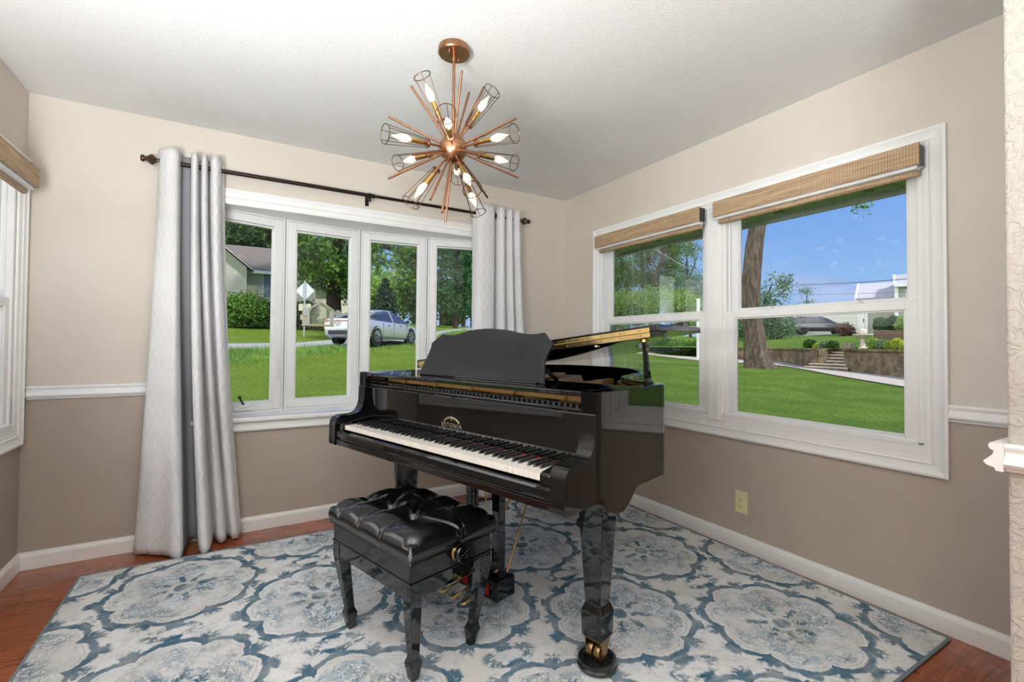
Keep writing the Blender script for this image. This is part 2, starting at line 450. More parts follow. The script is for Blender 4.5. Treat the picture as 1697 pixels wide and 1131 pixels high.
# panel door further along the left wall (seen only as a reflection)
d1 = struct('door_1', 'white panel door on the left wall', 'door')
m = MB(); m.box(L+.001, L+.03, -.1, .75, .01, 2.03)
for y0, y1 in ((.0, .29), (.36, .65)):
    for z0, z1 in ((.15, .9), (1.05, 1.85)): m.box(L+.03, L+.038, y0, y1, z0, z1)
m.build('door_panel', WHITE, d1, bevel=.006)
m = MB(); m.box(L+.001, L+.022, -.19, -.1, .0, 2.12); m.box(L+.001, L+.022, .75, .84, .0, 2.12); m.box(L+.001, L+.022, -.1, .75, 2.03, 2.12); m.build('door_frame', WHITE, d1, bevel=.004)
m = MB(); m.lathe([(.025, 0), (.012, .01), (.012, .04), (.028, .05), (.026, .07), (.005, .075)], (L+.03, .70, 1.0), (1, 0, 0)); m.build('door_knob', simple('brass_knob', lin(190, 150, 80), .25, 1), d1, smooth=40)

# ------------------------------------------------------------------ outlet
ol = thing('power_outlet', 'cream duplex power outlet low on the right wall', 'outlet', (R, 1.647, .27))
IV = simple('ivory_plastic', lin(214, 206, 160), .4)
m = MB().box(-.006, -.0005, -.037, .037, -.062, .062); m.build('cover_plate', IV, ol, bevel=.003)
for dz in (.02, -.02):
    m = MB().lathe([(.0155, 0), (.0155, .003), (.014, .004)], (-.006, 0, dz), (-1, 0, 0), 18)
    rc = m.build('receptacle', IV, ol, smooth=40)
    m = MB()
    for dy, h in ((-.006, .008), (.006, .006)): m.box(-.0105, -.0098, dy-.0011, dy+.0011, dz+.001, dz+.001+h)
    m.box(-.0105, -.0098, -.002, .002, dz-.009, dz-.005)
    tag(m.build('slot', BLACKPL, rc), 'dark slots')
m = MB().lathe([(.003, 0), (.003, .001)], (-.006, 0, 0), (-1, 0, 0), 8); m.build('screw', simple('screw_metal', lin(150, 145, 120), .3, .8), ol)

# ------------------------------------------------------------------ eave outside the right window
m = MB(); m.box(R+TW, R+.62, -3, 5.2, 2.035, 2.065)
for i in range(12): m.box(R+TW, R+.62, -2.5+i*.6, -2.49+i*.6, 2.028, 2.036)
EAVE = simple('soffit_paint', lin(176, 186, 158), .6, amt=.08, scale=12)
GUT = simple('fascia_paint', lin(150, 160, 140), .5, amt=.1, scale=20)
ev = struct('eave', 'pale green soffit outside the right windows', 'eave')
m.build('soffit', EAVE, ev)
m = MB(); m.box(R+.62, R+.645, -3, 5.2, 2.005, 2.22)
for i in range(14): m.box(R+.50, R+.53, -2.3+i*.5, -2.26+i*.5, 2.024, 2.034)
m.build('fascia', GUT, ev)
m = MB(); m.box(L-1.0, R+1.2, RY0-1, D+.35, CH+.21, CH+.26); struct('roof', 'flat roof over the room', 'roof', m, simple('roof_felt', (.1, .1, .1), .9))
# ------------------------------------------------------------------ piano; local frame: x along the keys (bass to treble), y into the piano, z up
def piano_black():
    m = M('polished_black_lacquer', (.003, .003, .0034), rough=.03, spec=.7)
    m.vary(20, .1)
    return m.mat
LAC = piano_black()
def desk_black():
    m = M('worn_black_lacquer', lin(40, 40, 43), rough=.36, coat=.1, spec=.3)
    x, y, z = m.xyz()
    n = m.noise(4, 4, .6, m.vec(x*1.0 + z*.9, y, z*.6))
    m.color(m.mix(n.step(.35, .7), lin(22, 22, 24), lin(38, 38, 41)))
    m.link('Roughness', m.noise(9, 3)*.25 + .22)
    return m.mat
DESK = desk_black()
IVORY = simple('white_key_plastic', lin(238, 232, 222), .22, coat=.4, amt=.01)
KEYFRONT = IVORY
EBON = simple('black_key_plastic', lin(20, 20, 21), .3, coat=.3)
def brass(name='polished_brass', c=lin(226, 196, 134), r=.24):
    m = M(name, c, r, 1.0); m.vary(25, .1); m.link('Roughness', m.noise(30, 3)*.16 + (r-.08)); return m.mat
BRASS = brass()
AGED = brass('aged_brass', lin(156, 124, 80), .3)
GOLD = simple('gold_bronze_plate_paint', lin(212, 162, 92), .4, .3, coat=.3, amt=.08)
MAHOG = simple('mahogany_inner_rim', lin(84, 44, 30), .3, coat=.4, amt=.2)
FELT = simple('red_felt', lin(176, 20, 30), .95)
SPRUCE = simple('spruce_soundboard', lin(190, 140, 80), .4, amt=.1)

TH = -1.2805
piano = thing('grand_piano', 'polished black grand piano with its lid partly raised and music desk up', 'grand piano', (.6372, 1.7802, 0), TH)
PW, ZB, ZT, YF, YR = .721, .665, 1.0136, -.0246, .137
arm_prof = [(YF+.004, ZB), (YF, ZB+.006), (YF, .765), (YF+.003, .781), (YF+.010, .793), (YF+.020, .801), (YF+.034, .805), (.045, .806), (.075, .806), (.094, .811), (.110, .822), (.121, .840), (.128, .862), (.132, .890), (.133, .920), (.134, .941), (.137, .945), (YR, ZT), (YR+.03, ZT), (YR+.03, ZB)]
# rim outline, from the treble front corner round the tail to the bass front corner
out = [Vector((PW, YR, 0)), Vector((PW, .40, 0)), Vector((PW, .60, 0))]
curve = spline([(PW, .60), (PW, .615), (.712, .642), (.690, .661), (.645, .682), (.585, .718), (.50, .795), (.43, .895), (.382, 1.02), (.345, 1.17), (.295, 1.32), (.22, 1.45), (.13, 1.56), (.0, 1.67), (-.17, 1.75), (-.38, 1.778), (-.53, 1.768), (-.64, 1.725), (-.70, 1.64), (-PW, 1.50), (-PW, 1.35)], 5)
out += [Vector((p[0], p[1], 0)) for p in [tuple(q)[:2] for q in [Vector((a[0], a[1], 0)) for a in curve]]][1:]
out += [Vector((-PW, y, 0)) for y in (1.1, .8, .5, .3, YR)]
def offset(path, d):
    res = []
    for i, p in enumerate(path):
        a, b = path[max(i-1, 0)], path[min(i+1, len(path)-1)]
        t = (b-a).normalized(); n = Vector((-t.y, t.x, 0))     # left of travel = inwards
        res.append(p + n*d)
    return res
inn = offset(out, .046)
inn[0] = Vector((PW-.057, YR, 0)); inn[-1] = Vector((-PW+.057, YR, 0))
m = MB()
m.rings([[(o.x, o.y, ZB), (o.x, o.y, ZT-.003), (o.x+(i.x-o.x)*.06, o.y+(i.y-o.y)*.06, ZT), (i.x+(o.x-i.x)*.06, i.y+(o.y-i.y)*.06, ZT), (i.x, i.y, ZT-.003), (i.x, i.y, ZB)] for o, i in zip(out, inn)], True, True)
for s in (1, -1):
    m.prism(arm_prof, s*(PW-.057), s*PW, 'x')
rim = m.build('case', LAC, piano, smooth=32, bevel=.0025)
m = MB(); m.prism([(p.x, p.y) for p in offset(out, .03)], ZB+.012, ZB+.022, 'z'); m.build('bottom_board', simple('case_underside', (.01, .01, .01), .4), piano)
# wooden inner rim along the bentside, soundboard and plate
a0 = [i for i, p in enumerate(out) if p.y > .60 and p.x > .15]
i0, i1 = a0[0], a0[-1]
q0 = offset(out, .0465)[i0:i1+1]; q1 = offset(out, .064)[i0:i1+1]
m = MB().rings([[(a.x, a.y, .86), (a.x, a.y, .992), (b.x, b.y, .992), (b.x, b.y, .86)] for a, b in zip(q0, q1)], True, True)
m.build('inner_rim', MAHOG, piano, smooth=40)
m = MB().prism([(PW-.06, .31)] + [(p.x, p.y) for p in offset(out, .05) if p.y > .31] + [(-PW+.06, .31)], .846, .856, 'z'); m.build('soundboard', SPRUCE, piano)
m = MB(); m.prism([(p.x, p.y) for p in [Vector((PW-.075, .28, 0))] + offset(out, .10)[3:-4] + [Vector((-PW+.075, .28, 0))]], .872, .882, 'z')
m.box(-PW+.062, PW-.062, .268, .30, .88, .984)                  # upright flange behind the fallboard
for x, x1 in ((-.42, -.50), (-.08, -.22), (.22, .08), (.46, .30)):
    y1 = 1.30 if x < .3 else .80
    m.bar((x, .30, .925), (x1, y1, .925), .034, .085)
for a_, b_, w_ in (((.10, .45), (-.09, 1.22), .055), ((.31, .44), (.25, .92), .050), ((-.16, .60), (-.30, 1.36), .05)):
    d_ = (Vector((*b_, 0))-Vector((*a_, 0))).normalized(); n_ = Vector((d_.y, -d_.x, 0))*w_
    A0, B0 = Vector((*a_, 0)), Vector((*b_, 0)); Bt = B0-d_*.07
    lo_ = [A0-n_, A0+n_, B0+n_, B0-n_]; hi_ = [A0-n_*.7, A0+n_*.7, Bt+n_*.7, Bt-n_*.7]
    m.rings([[(p.x, p.y, .88) for p in lo_], [(p.x, p.y, .986) for p in hi_]])
for k in range(5): m.prism([(.268, .955), (.250, .966), (.250, .984), (.268, .984)], -.50+k*.25, -.485+k*.25, 'x')
m.build('iron_plate', GOLD, piano, bevel=.003)
m = MB()
for k in range(44):
    x = -.60+k*.027; m.tube([(x, .45, .905), (x*.55-.12, 1.45-abs(x)*.35 if x < .1 else max(.72, 1.40-x*1.5), .905)], .0009, 4)
m.build('strings', simple('steel_wire', lin(150, 140, 120), .3, 1), piano)
# keybed, keyslip, key blocks
m = MB().prism([(.0, ZB), (.26, ZB), (.26, .735), (.0, .735)], -PW+.057, PW-.057, 'x'); m.build('keybed', LAC, piano)
m = MB().prism([(-.002, ZB+.003), (-.019, ZB+.003), (-.020, .692), (-.012, .697), (-.0125, .704), (-.018, .708), (-.018, .727), (-.014, .734), (-.008, .737), (-.002, .736)], -PW+.058, PW-.058, 'x'); m.build('keyslip', LAC, piano, bevel=.0012)
for s in (-1, 1):
    m = MB().prism([(-.010, .736), (.155, .736), (.155, .798), (.10, .792), (.004, .776), (-.007, .772), (-.010, .766)], s*.614, s*(PW-.0575), 'x'); m.build('key_block', LAC, piano, bevel=.003)
# keys
KW = 1.222/52
ZK = .7657
x0 = -.611
names = 'ABCDEFG'
whites = []; blacks = []
def has_sharp(i): return names[i % 7] in 'ACDFG'      # sharp to the right of white key i
cut = {'A': (.5, .35), 'B': (.42, 0), 'C': (0, .58), 'D': (.42, .42), 'E': (.58, 0), 'F': (0, .62), 'G': (.42, .5)}
protow = protob = None
for i in range(52):
    nm = names[i % 7]; xa, xb = x0+i*KW+.0005, x0+(i+1)*KW-.0005
    if i == 0 or not protow:
        mm = MB().box(-KW/2+.0005, KW/2-.0005, 0, .146, ZK-.021, ZK)
        wk = mm.build('white_key', IVORY, piano, bevel=.0011, seg=2); protow = wk
    else:
        wk = protow.copy(); COL.objects.link(wk); wk.parent = piano
    wk.location = ((xa+xb)/2, 0, 0)
nb = 0
for i in range(51):
    if not has_sharp(i): continue
    nm = names[i % 7]
    dx = {'C': -.0028, 'D': .0028, 'F': -.0032, 'G': 0, 'A': .0032}[nm]
    if not protob:
        mm = MB(); a, b = .0048, .0038
        mm.add([(-a, .050, ZK-.002), (a, .050, ZK-.002), (a, .147, ZK-.002), (-a, .147, ZK-.002), (-b, .057, ZK+.0115), (b, .057, ZK+.0115), (b, .147, ZK+.0115), (-b, .147, ZK+.0115)], [(0, 3, 2, 1), (4, 5, 6, 7), (0, 1, 5, 4), (1, 2, 6, 5), (2, 3, 7, 6), (3, 0, 4, 7)])
        bk = mm.build('black_key', EBON, piano, bevel=.0014, seg=2); protob = bk
    else:
        bk = protob.copy(); COL.objects.link(bk); bk.parent = piano
    bk.location = (x0+(i+1)*KW+dx, 0, 0)
m = MB().box(-.612, .612, .1475, .1545, ZK-.018, ZK+.003); tag(m.build('felt_strip', FELT, piano), 'red felt strip behind the keys')
# fallboard: slightly concave face, round top rail
fp = [(.1552, .762), (.1556, .80), (.1556, .85), (.1556, .90), (.1560, .936), (.160, .942), (.177, .944), (.177, .762)]
m = MB().prism(fp, -PW+.059, PW-.059, 'x'); fb = m.build('fallboard', LAC, piano, smooth=25)
m = MB(); m.tube([(-PW+.062, .161, .9505), (PW-.062, .161, .9505)], .0075, 10); m.box(-PW+.062, PW-.062, .154, .200, .9685, .972)
m.build('fallboard_rail', LAC, piano, smooth=40)
m = MB()
for k in range(46): m.box(-.46+k*.0242, -.448+k*.0242, .156, .190, .9565, .9685)
tag(m.build('rubber_buttons', BLACKPL, piano), 'row of black rubber buttons above the fallboard')
# lettering and crest on the fallboard
def text_mesh(body, size, name, matl, parent, loc, rot, extrude=.0004, spacing=1.0):
    cu = bpy.data.curves.new(name+'_c', 'FONT'); cu.body = body; cu.size = size; cu.extrude = extrude; cu.align_x = 'CENTER'; cu.space_character = spacing
    o = bpy.data.objects.new(name+'_c', cu); COL.objects.link(o)
    dg = bpy.context.evaluated_depsgraph_get()
    me = bpy.data.meshes.new_from_object(o.evaluated_get(dg)); bpy.data.objects.remove(o)
    me.materials.clear(); me.materials.append(matl)
    t = bpy.data.objects.new(name, me); COL.objects.link(t); t.parent = parent; t.location = loc; t.rotation_euler = rot
    return t
LET = brass('bronze_lettering', lin(200, 190, 165), .35)
LGX, LGZ = .0005, .812
text_mesh('ESTONIA', .0262, 'lettering', LET, fb, (LGX, .1554, LGZ), (math.radians(90), 0, 0), spacing=1.28)
m = MB()
yc = .1556
for s in (-1, 1):
    pts = [(LGX+s*x, yc, LGZ+.025+z) for x, z in ((.006, .016), (.016, .013), (.026, .011), (.034, .006), (.042, .004), (.047, -.004))]
    m.tube([Vector(p) for p in pts], [.0018, .0026, .0016, .0026, .0016, .0022], 6)
    for x, z in ((.012, .018), (.022, .016), (.031, .0125), (.040, .009), (.048, .001)): m.sphere((LGX+s*x, yc, LGZ+.025+z), .0022, 6)
m.sphere((LGX, yc, LGZ+.041), .004, 8); m.tube([(LGX-.005, yc, LGZ+.038), (LGX, yc, LGZ+.047), (LGX+.005, yc, LGZ+.038)], .0015, 6); m.box(LGX-.007, LGX+.007, yc-.001, yc+.001, LGZ+.031, LGZ+.0335)
m.build('crest', LET, fb)
# music shelf and desk
m = MB(); m.prism([(YR+.004, ZT-.019), (YR+.001, ZT-.016), (YR+.001, ZT-.003), (YR+.005, ZT-.0005), (.44, ZT-.0005), (.44, ZT-.017), (YR+.03, ZT-.017), (YR+.022, ZT-.019)], -PW+.0585, PW-.0585, 'x')
m.build('music_shelf', LAC, piano, bevel=.001)
prof = [(-.385, 0), (-.380, .03), (-.370, .06), (-.362, .085), (-.356, .11), (-.353, .14), (-.356, .162), (-.287, .211), (-.262, .205), (-.22, .203), (-.185, .206), (-.15, .214), (-.10, .224), (-.05, .230), (.01, .233), (.07, .230), (.12, .226), (.174, .219), (.215, .210), (.253, .205), (.285, .203), (.315, .204), (.349, .210), (.403, .160), (.394, .14), (.386, .115), (.382, .088), (.385, .06), (.392, .03), (.402, 0)]
k = .35; cn = 1/math.hypot(1, k); dirv = Vector((0, k*cn, cn)); nv = Vector((0, cn, -k*cn))
m = MB(); b0 = Vector((0, .268, ZT+.001)); n = len(prof)
vs = [b0 + Vector((u, 0, 0)) + dirv*h + nv*t for t in (0, .014) for u, h in prof]
m.add(vs, [tuple(range(n)), tuple(range(n, 2*n))] + [(i, (i+1) % n, n+(i+1) % n, n+i) for i in range(n)])
md = m.build('music_desk', DESK, piano, bevel=.002)
m = MB(); m.box(-.36, .38, .250, .268, ZT, ZT+.006); m.build('desk_ledge', LAC, piano, bevel=.002)
for x in (-.30, .33): MB().bar((x, .31, ZT+.09), (x+.02, .42, ZT+.004), .022, .008).build('desk_prop', LAC, piano)
# lid, folded flap, hinge, stick
PH = math.atan(.119); HU, HZ = -PW-.004, 1.0195
def lid(s, y, t):   # s across from the hinge, t above the underside
    return (HU + s*math.cos(PH) - t*math.sin(PH), y, HZ + s*math.sin(PH) + t*math.cos(PH))
lo = offset(out, -.022)
SW = (.757-HU)/math.cos(PH)
lp = [(0.004, .5), (SW, .5)] + [(p.x-HU, p.y) for p in lo if p.y > .5 and p.x > -.60] + [(.06, 1.76), (.02, 1.68), (.004, 1.6)]
lp = [(min(s, SW), y) for s, y in lp]
m = MB(); n = len(lp)
m.add([lid(s, y, t) for t in (0, .021) for s, y in lp], [tuple(range(n)), tuple(range(n, 2*n))] + [(i, (i+1) % n, n+(i+1) % n, n+i) for i in range(n)])
ld = m.build('lid', LAC, piano, bevel=.003)
m = MB(); q = [(0.004, .5005), (SW, .5005), (SW, .905), (.004, .905)]
m.add([lid(s, y, t) for t in (.0225, .0475) for s, y in q], [(0, 3, 2, 1), (4, 5, 6, 7), (0, 1, 5, 4), (1, 2, 6, 5), (2, 3, 7, 6), (3, 0, 4, 7)])
fl = m.build('lid_flap', LAC, piano, bevel=.003)
q = [(0.02, .872), (SW-.055, .872), (SW-.055, .904), (.02, .904)]
m = MB(); m.add([lid(s, y, t) for t in (.048, .076) for s, y in q], [(0, 3, 2, 1), (4, 5, 6, 7), (0, 1, 5, 4), (1, 2, 6, 5), (2, 3, 7, 6), (3, 0, 4, 7)])
m.build('flap_batten', LAC, fl, bevel=.003)
m = MB()
for t0, t1 in ((.003, .0195), (.0225, .0385)):
    q = [(.02, t0), (SW-.035, t0), (SW-.035, t1), (.02, t1)]
    m.add([lid(s, y, t) for y in (.4985, .5) for s, t in q], [(0, 1, 2, 3), (7, 6, 5, 4), (0, 4, 5, 1), (1, 5, 6, 2), (2, 6, 7, 3), (3, 7, 4, 0)])
    for k in range(17): m.sphere(lid(.06+k*.085, .4985, (t0+t1)/2), .0026, 6, m=1)
m.tube([lid(.02, .4975, .022), lid(SW-.035, .4975, .022)], .0025, 8)
tag(m.build('piano_hinge', [BRASS, AGED], ld), 'long brass strip hinge')
m = MB(); c = lid(1.21, .52, -.002); m.lathe([(.013, 0), (.013, .004), (.008, .006)], c, (0, 0, -1), 14); tag(m.build('stick_socket', BRASS, ld, smooth=40), 'brass prop socket under the lid')
m = MB()
pa, pb = Vector((.690, .548, ZT+.001)), Vector((.688, .520, 1.180))
rings = []
for t, w in ((0, .0135), (.06, .0135), (.15, .0105), (.5, .0085), (.9, .0075), (1, .0075)):
    p = pa.lerp(pb, t); rings.append([p+Vector((-w, -w, 0)), p+Vector((w, -w, 0)), p+Vector((w, w, 0)), p+Vector((-w, w, 0))])
m.rings(rings); st = m.build('prop_stick', LAC, piano, bevel=.002)
m = MB().lathe([(.008, -.006), (.015, -.004), (.015, .006), (.009, .008)], pb, (0, 0, 1), 14); tag(m.build('stick_cap', AGED, st, smooth=40), 'brass cap of the prop stick')
# legs
def leg(x, y, sx):
    m = MB()
    def sq(z, h): return [(x-h, y-h, z), (x+h, y-h, z), (x+h, y+h, z), (x-h, y+h, z)]
    m.rings([sq(z, h) for z, h in ((.118, .036), (.124, .040), (.206, .043), (.214, .042), (.238, .033), (.242, .0325), (.575, .050), (.60, .050))])
    lg = m.build('leg', LAC, piano, bevel=.0025)
    m = MB()
    m.box(x-.062, x+.062, y-.062, y+.062, .60, ZB)
    m.prism([(y-.075, ZB), (y-.075, .615), (y-.058, .578), (y-.02, .566), (y+.055, .566), (y+.075, .575), (y+.105, .594), (y+.135, .62), (y+.17, .640), (y+.215, .648), (y+.215, ZB)], x-.055, x+.085*(.9 if sx > 0 else .65) if sx > 0 else x+.055, 'x')
    m.build('leg_bracket', LAC, piano, bevel=.004)
    m = MB()
    m.box(x-.034, x+.034, y-.030, y+.030, .112, .119)
    for s in (-1, 1): m.prism([(y-.030, .118), (y+.030, .118), (y+.006, .056), (y-.006, .050), (y-.020, .058)], x+s*.031, x+s*.035, 'x')
    m.lathe([(.006, -.037), (.006, .037)], (x, y-.006, .068), (1, 0, 0), 12)
    for s in (-1, 1): m.lathe([(.020, -.0135), (.0285, -.011), (.0300, -.006), (.0300, .006), (.0285, .011), (.020, .0135)], (x+s*.0148, y-.006, .0685), (1, 0, 0), 24)
    tag(m.build('caster', AGED, lg, smooth=35), 'brass double wheel caster')
LEGS = [(.597, .345, 1), (-.597, .345, -1), (-.16, 1.42, 0)]
for a in LEGS: leg(*a)
# pedal lyre
m = MB(); LX = -.042
for s in (-1, 1): m.box(LX+s*.088-.022, LX+s*.088+.022, .375, .419, .135, ZB)
m.box(LX-.12, LX+.12, .36, .44, .63, ZB)
m.prism([(.352, .125), (.368, .140), (.376, .148), (.418, .148), (.430, .140), (.446, .125)], LX-.118, LX+.118, 'x')
m.box(LX-.135, LX+.135, .343, .455, .042, .125)
ly = m.build('pedal_lyre', LAC, piano, bevel=.003)
for i in range(3):
    x = LX+(i-1)*.070
    m = MB(); m.rings([[(x-w, y, z-h), (x+w, y, z-h), (x+w*.8, y, z+h), (x-w*.8, y, z+h)] for y, z, w, h in ((.345, .080, .008, .004), (.30, .083, .009, .005), (.26, .083, .012, .006), (.215, .078, .0155, .007), (.20, .074, .012, .005), (.193, .071, .006, .003))])
    tag(m.build('pedal', BRASS, ly, smooth=50, bevel=.002), 'brass pedal')
    m = MB().box(x-.014, x+.014, .337, .3425, .058, .105); tag(m.build('pedal_felt', FELT, ly), 'red felt at the pedal slot')
for s in (-1, 1):
    m = MB().tube([(LX+s*.082, .452, .10), (LX+s*.03, .80, ZB)], .005, 8); tag(m.build('lyre_brace', AGED, ly, smooth=60), 'thin brass brace rod')
    m = MB().tube([(LX+s*.03, .43, .14), (LX+s*.03, .43, ZB)], .004, 8); tag(m.build('pedal_rod', BRASS, ly, smooth=60), 'thin brass pedal rod')

def PWorld(x, y, z):
    return piano_m @ Vector((x, y, z))
piano_m = Matrix.Translation((.6372, 1.7802, 0)) @ Matrix.Rotation(TH, 4, 'Z')
# caster cups on the rug
CUP = simple('black_caster_cup', lin(24, 24, 25), .25, coat=.4)
cup_lab = ['black round caster cup under the front treble leg of the piano', 'black round caster cup under the front bass leg of the piano', 'black round caster cup under the tail leg of the piano']
for (x, y, s), lb in zip(LEGS, cup_lab):
    p = PWorld(x, y, 0)
    m = MB().lathe([(.067, 0), (.072, .004), (.072, .013), (.067, .017), (.067, .020), (.070, .023), (.068, .031), (.063, .034), (.054, .034), (.049, .026), (.001, .026)], (0, 0, 0), (0, 0, 1), 40)
    o = m.build('caster_cup', CUP, smooth=40); o.location = (p.x, p.y, .0115); tag(o, lb, 'caster cup', 'caster cups under the piano legs')

# ------------------------------------------------------------------ bench
LEATHER_ = M('black_leather', lin(9, 9, 10), .24, coat=.25); LEATHER_.bump(LEATHER_.noise(160, 3), .06, .002); LEATHER_.link('Roughness', LEATHER_.noise(14, 3)*.10+.17); LEATHER_.vary(8, .1); LEATHER = LEATHER_.mat
bp = PWorld(-.038, -.018, 0)
bench = thing('piano_bench', 'black tufted leather piano bench with height knob', 'bench', (bp.x, bp.y, 0), TH)
HX, HY = .268, .186
m = MB(); m.box(-HX, HX, -HY, HY, .365, .437); m.build('upholstered_box', LEATHER, bench, bevel=.008, seg=3)
m = MB()
for z in (.368, .438):
    pts = [(-HX-.001, -HY-.001, z), (HX+.001, -HY-.001, z), (HX+.001, HY+.001, z), (-HX-.001, HY+.001, z)]
    for i in range(4): m.tube([pts[i], pts[(i+1) % 4]], .0028, 8)
m.build('welt_piping', LEATHER, bench, smooth=60)
BU = [-.198, -.050, .098]; BV = [-.062, .118]
segs = []
for i, u in enumerate(BU):
    segs += [((u, BV[0]), (u, -HY-.03)), ((u, BV[1]), (u, HY+.03)), ((u, BV[0]), (u+.0, BV[1]))]
    if i < 2:
        segs += [((u, BV[1]), (BU[i+1], BV[0]))]
segs[2] = ((BU[0], BV[0]), (BU[0], BV[1]))
segs += [((BU[0], BV[0]), (-HX-.03, BV[0]+.02)), ((BU[0], BV[1]), (-HX-.03, BV[1]-.02)), ((BU[2], BV[0]+.0), (HX+.03, .02)), ((BU[2], BV[1]), (HX+.03, .02))]
segs = [s for i, s in enumerate(segs)]
def cushion(a, b):
    # superellipse dome: a, b in 0..1
    u, v_ = a*2-1, b*2-1
    ax = HX+.008; ay = HY+.008
    edge = max(abs(u), abs(v_))
    su = math.copysign(min(1, abs(u)*1.10), u); sv = math.copysign(min(1, abs(v_)*1.10), v_)
    x, y = su*ax, sv*ay
    skirt = max(0, (edge-.909)/.091)
    px = max(0, (abs(x)-(ax-.055))/.055); py = max(0, (abs(y)-(ay-.055))/.055)
    rr = min(1.0, math.hypot(px, py))
    z = .438 + .060 + .030*math.sqrt(max(0, 1-rr*rr)) + .016*(1-(x/ax)**2)*(1-(y/ay)**2)
    dip = 0
    for c in ((bu, bv) for bu in BU for bv in BV):
        d2 = (x-c[0])**2+(y-c[1])**2; dip = max(dip, .050*math.exp(-d2/(.030**2)), .030*math.exp(-d2/(.055**2)))
    for (p, q) in segs:
        dx, dy = q[0]-p[0], q[1]-p[1]; t = max(0, min(1, ((x-p[0])*dx+(y-p[1])*dy)/(dx*dx+dy*dy)))
        d = math.hypot(x-p[0]-t*dx, y-p[1]-t*dy)
        ef = 1-.75*rr**3; dip = max(dip, (.016*math.exp(-(d/.009)**2)+.008*math.exp(-(d/.03)**2))*(.35+.65*ef), .016*ef*math.exp(-(d/.040)**2))
    z -= dip
    if skirt > 0:
        bul = math.sin(min(1, skirt*1.05)*PI)*.011
        z = z*(1-skirt) + .439*skirt
        if abs(u) >= abs(v_)-1e-6: x += math.copysign(bul - .004*skirt*skirt, u)
        if abs(v_) >= abs(u)-1e-6: y += math.copysign(bul - .004*skirt*skirt, v_)
    return (x, y, z)
m = MB().grid(cushion, 150, 110)
cs = m.build('cushion', LEATHER, bench, smooth=180)
for bu in BU:
    for bv in BV:
        m = MB(); m.sphere((bu, bv, cushion((bu/(HX+.008)/1.10+1)/2, (bv/(HY+.008)/1.10+1)/2)[2]+.001), .009, 10, sc=(1, 1, .45)); m.build('tuft_button', LEATHER, cs, smooth=180)
m = MB()
for s in (-1, 1):
    m.box(-HX+.02, HX-.02, s*(HY-.012)-.009, s*(HY-.012)+.009, .31, .366); m.box(s*(HX-.012)-.009, s*(HX-.012)+.009, -HY+.02, HY-.02, .31, .366)
m.build('apron', LAC, bench, bevel=.002)
for sx in (-1, 1):
    for sy in (-1, 1):
        m = MB()
        def sq(z, h, k):
            cx, cy = sx*(HX-.024-k), sy*(HY-.024-k); return [(cx-h, cy-h, z), (cx+h, cy-h, z), (cx+h, cy+h, z), (cx-h, cy+h, z)]
        m.rings([sq(.3645, .024, 0), sq(.31, .024, 0), sq(.095, .0155, .024), sq(.075, .022, .026), (sq(.068, .022, .026)), sq(.0115, .013, .030)])
        m.build('leg', LAC, bench, bevel=.0018)
m = MB().lathe([(.010, 0), (.010, .012), (.026, .014), (.029, .018), (.029, .032), (.026, .036), (.021, .036), (.020, .034), (.012, .034), (.011, .037), (.001, .037)], (HX, .012, .418), (1, 0, 0), 28)
kn = m.build('height_knob', LAC, bench, smooth=35)
m = MB(); m.lathe([(.027, 0), (.030, .006), (.024, .011)], (HX+.001, .012, .418), (1, 0, 0), 24); tag(m.build('knob_collar', AGED, kn, smooth=40), 'brass collar behind the knob')
m = MB()
for k in range(3):
    for s in (-1, 1): m.sphere((HX+.0375, .012+s*(.006+k*.0085), .418+s*(.002+k*.0055)), .0013, 6)
m.build('knob_stud', simple('bright_stud', lin(220, 220, 220), .2, .9), kn)

# power lead and tag hanging below the piano
p = [(-.40, .42, .652), (-.33, .42, .60), (-.22, .42, .545), (-.08, .44, .505), (.02, .50, .50), (.10, .60, .56), (.12, .66, .66)]
m = MB().tube(spline(p, 6), .004, 8)
m.build('power_cord', BLACKPL, piano, smooth=60)['label'] = 'thin black cord sagging below the case'
c = PWorld(-.42, .42, .60)
m = MB().grid(lambda a, b: (.05*(a-.5), .012*math.sin(a*3+b*2), .055*(b-.5)), 6, 6)
PAPER = M('printed_paper', lin(235, 233, 228), .6); q = PAPER.xyz()[2]; PAPER.color(PAPER.mix((q*180).sin().step(.6, .8)*PAPER.noise(160, 2).step(.45, .5), lin(238, 236, 232), lin(150, 120, 125)))
o = m.build('paper_tag', PAPER.mat, solid=.0008); o.location = c; o.rotation_euler = (.1, .3, TH+.5); tag(o, 'small white paper tag hanging under the bass end of the piano', 'tag')
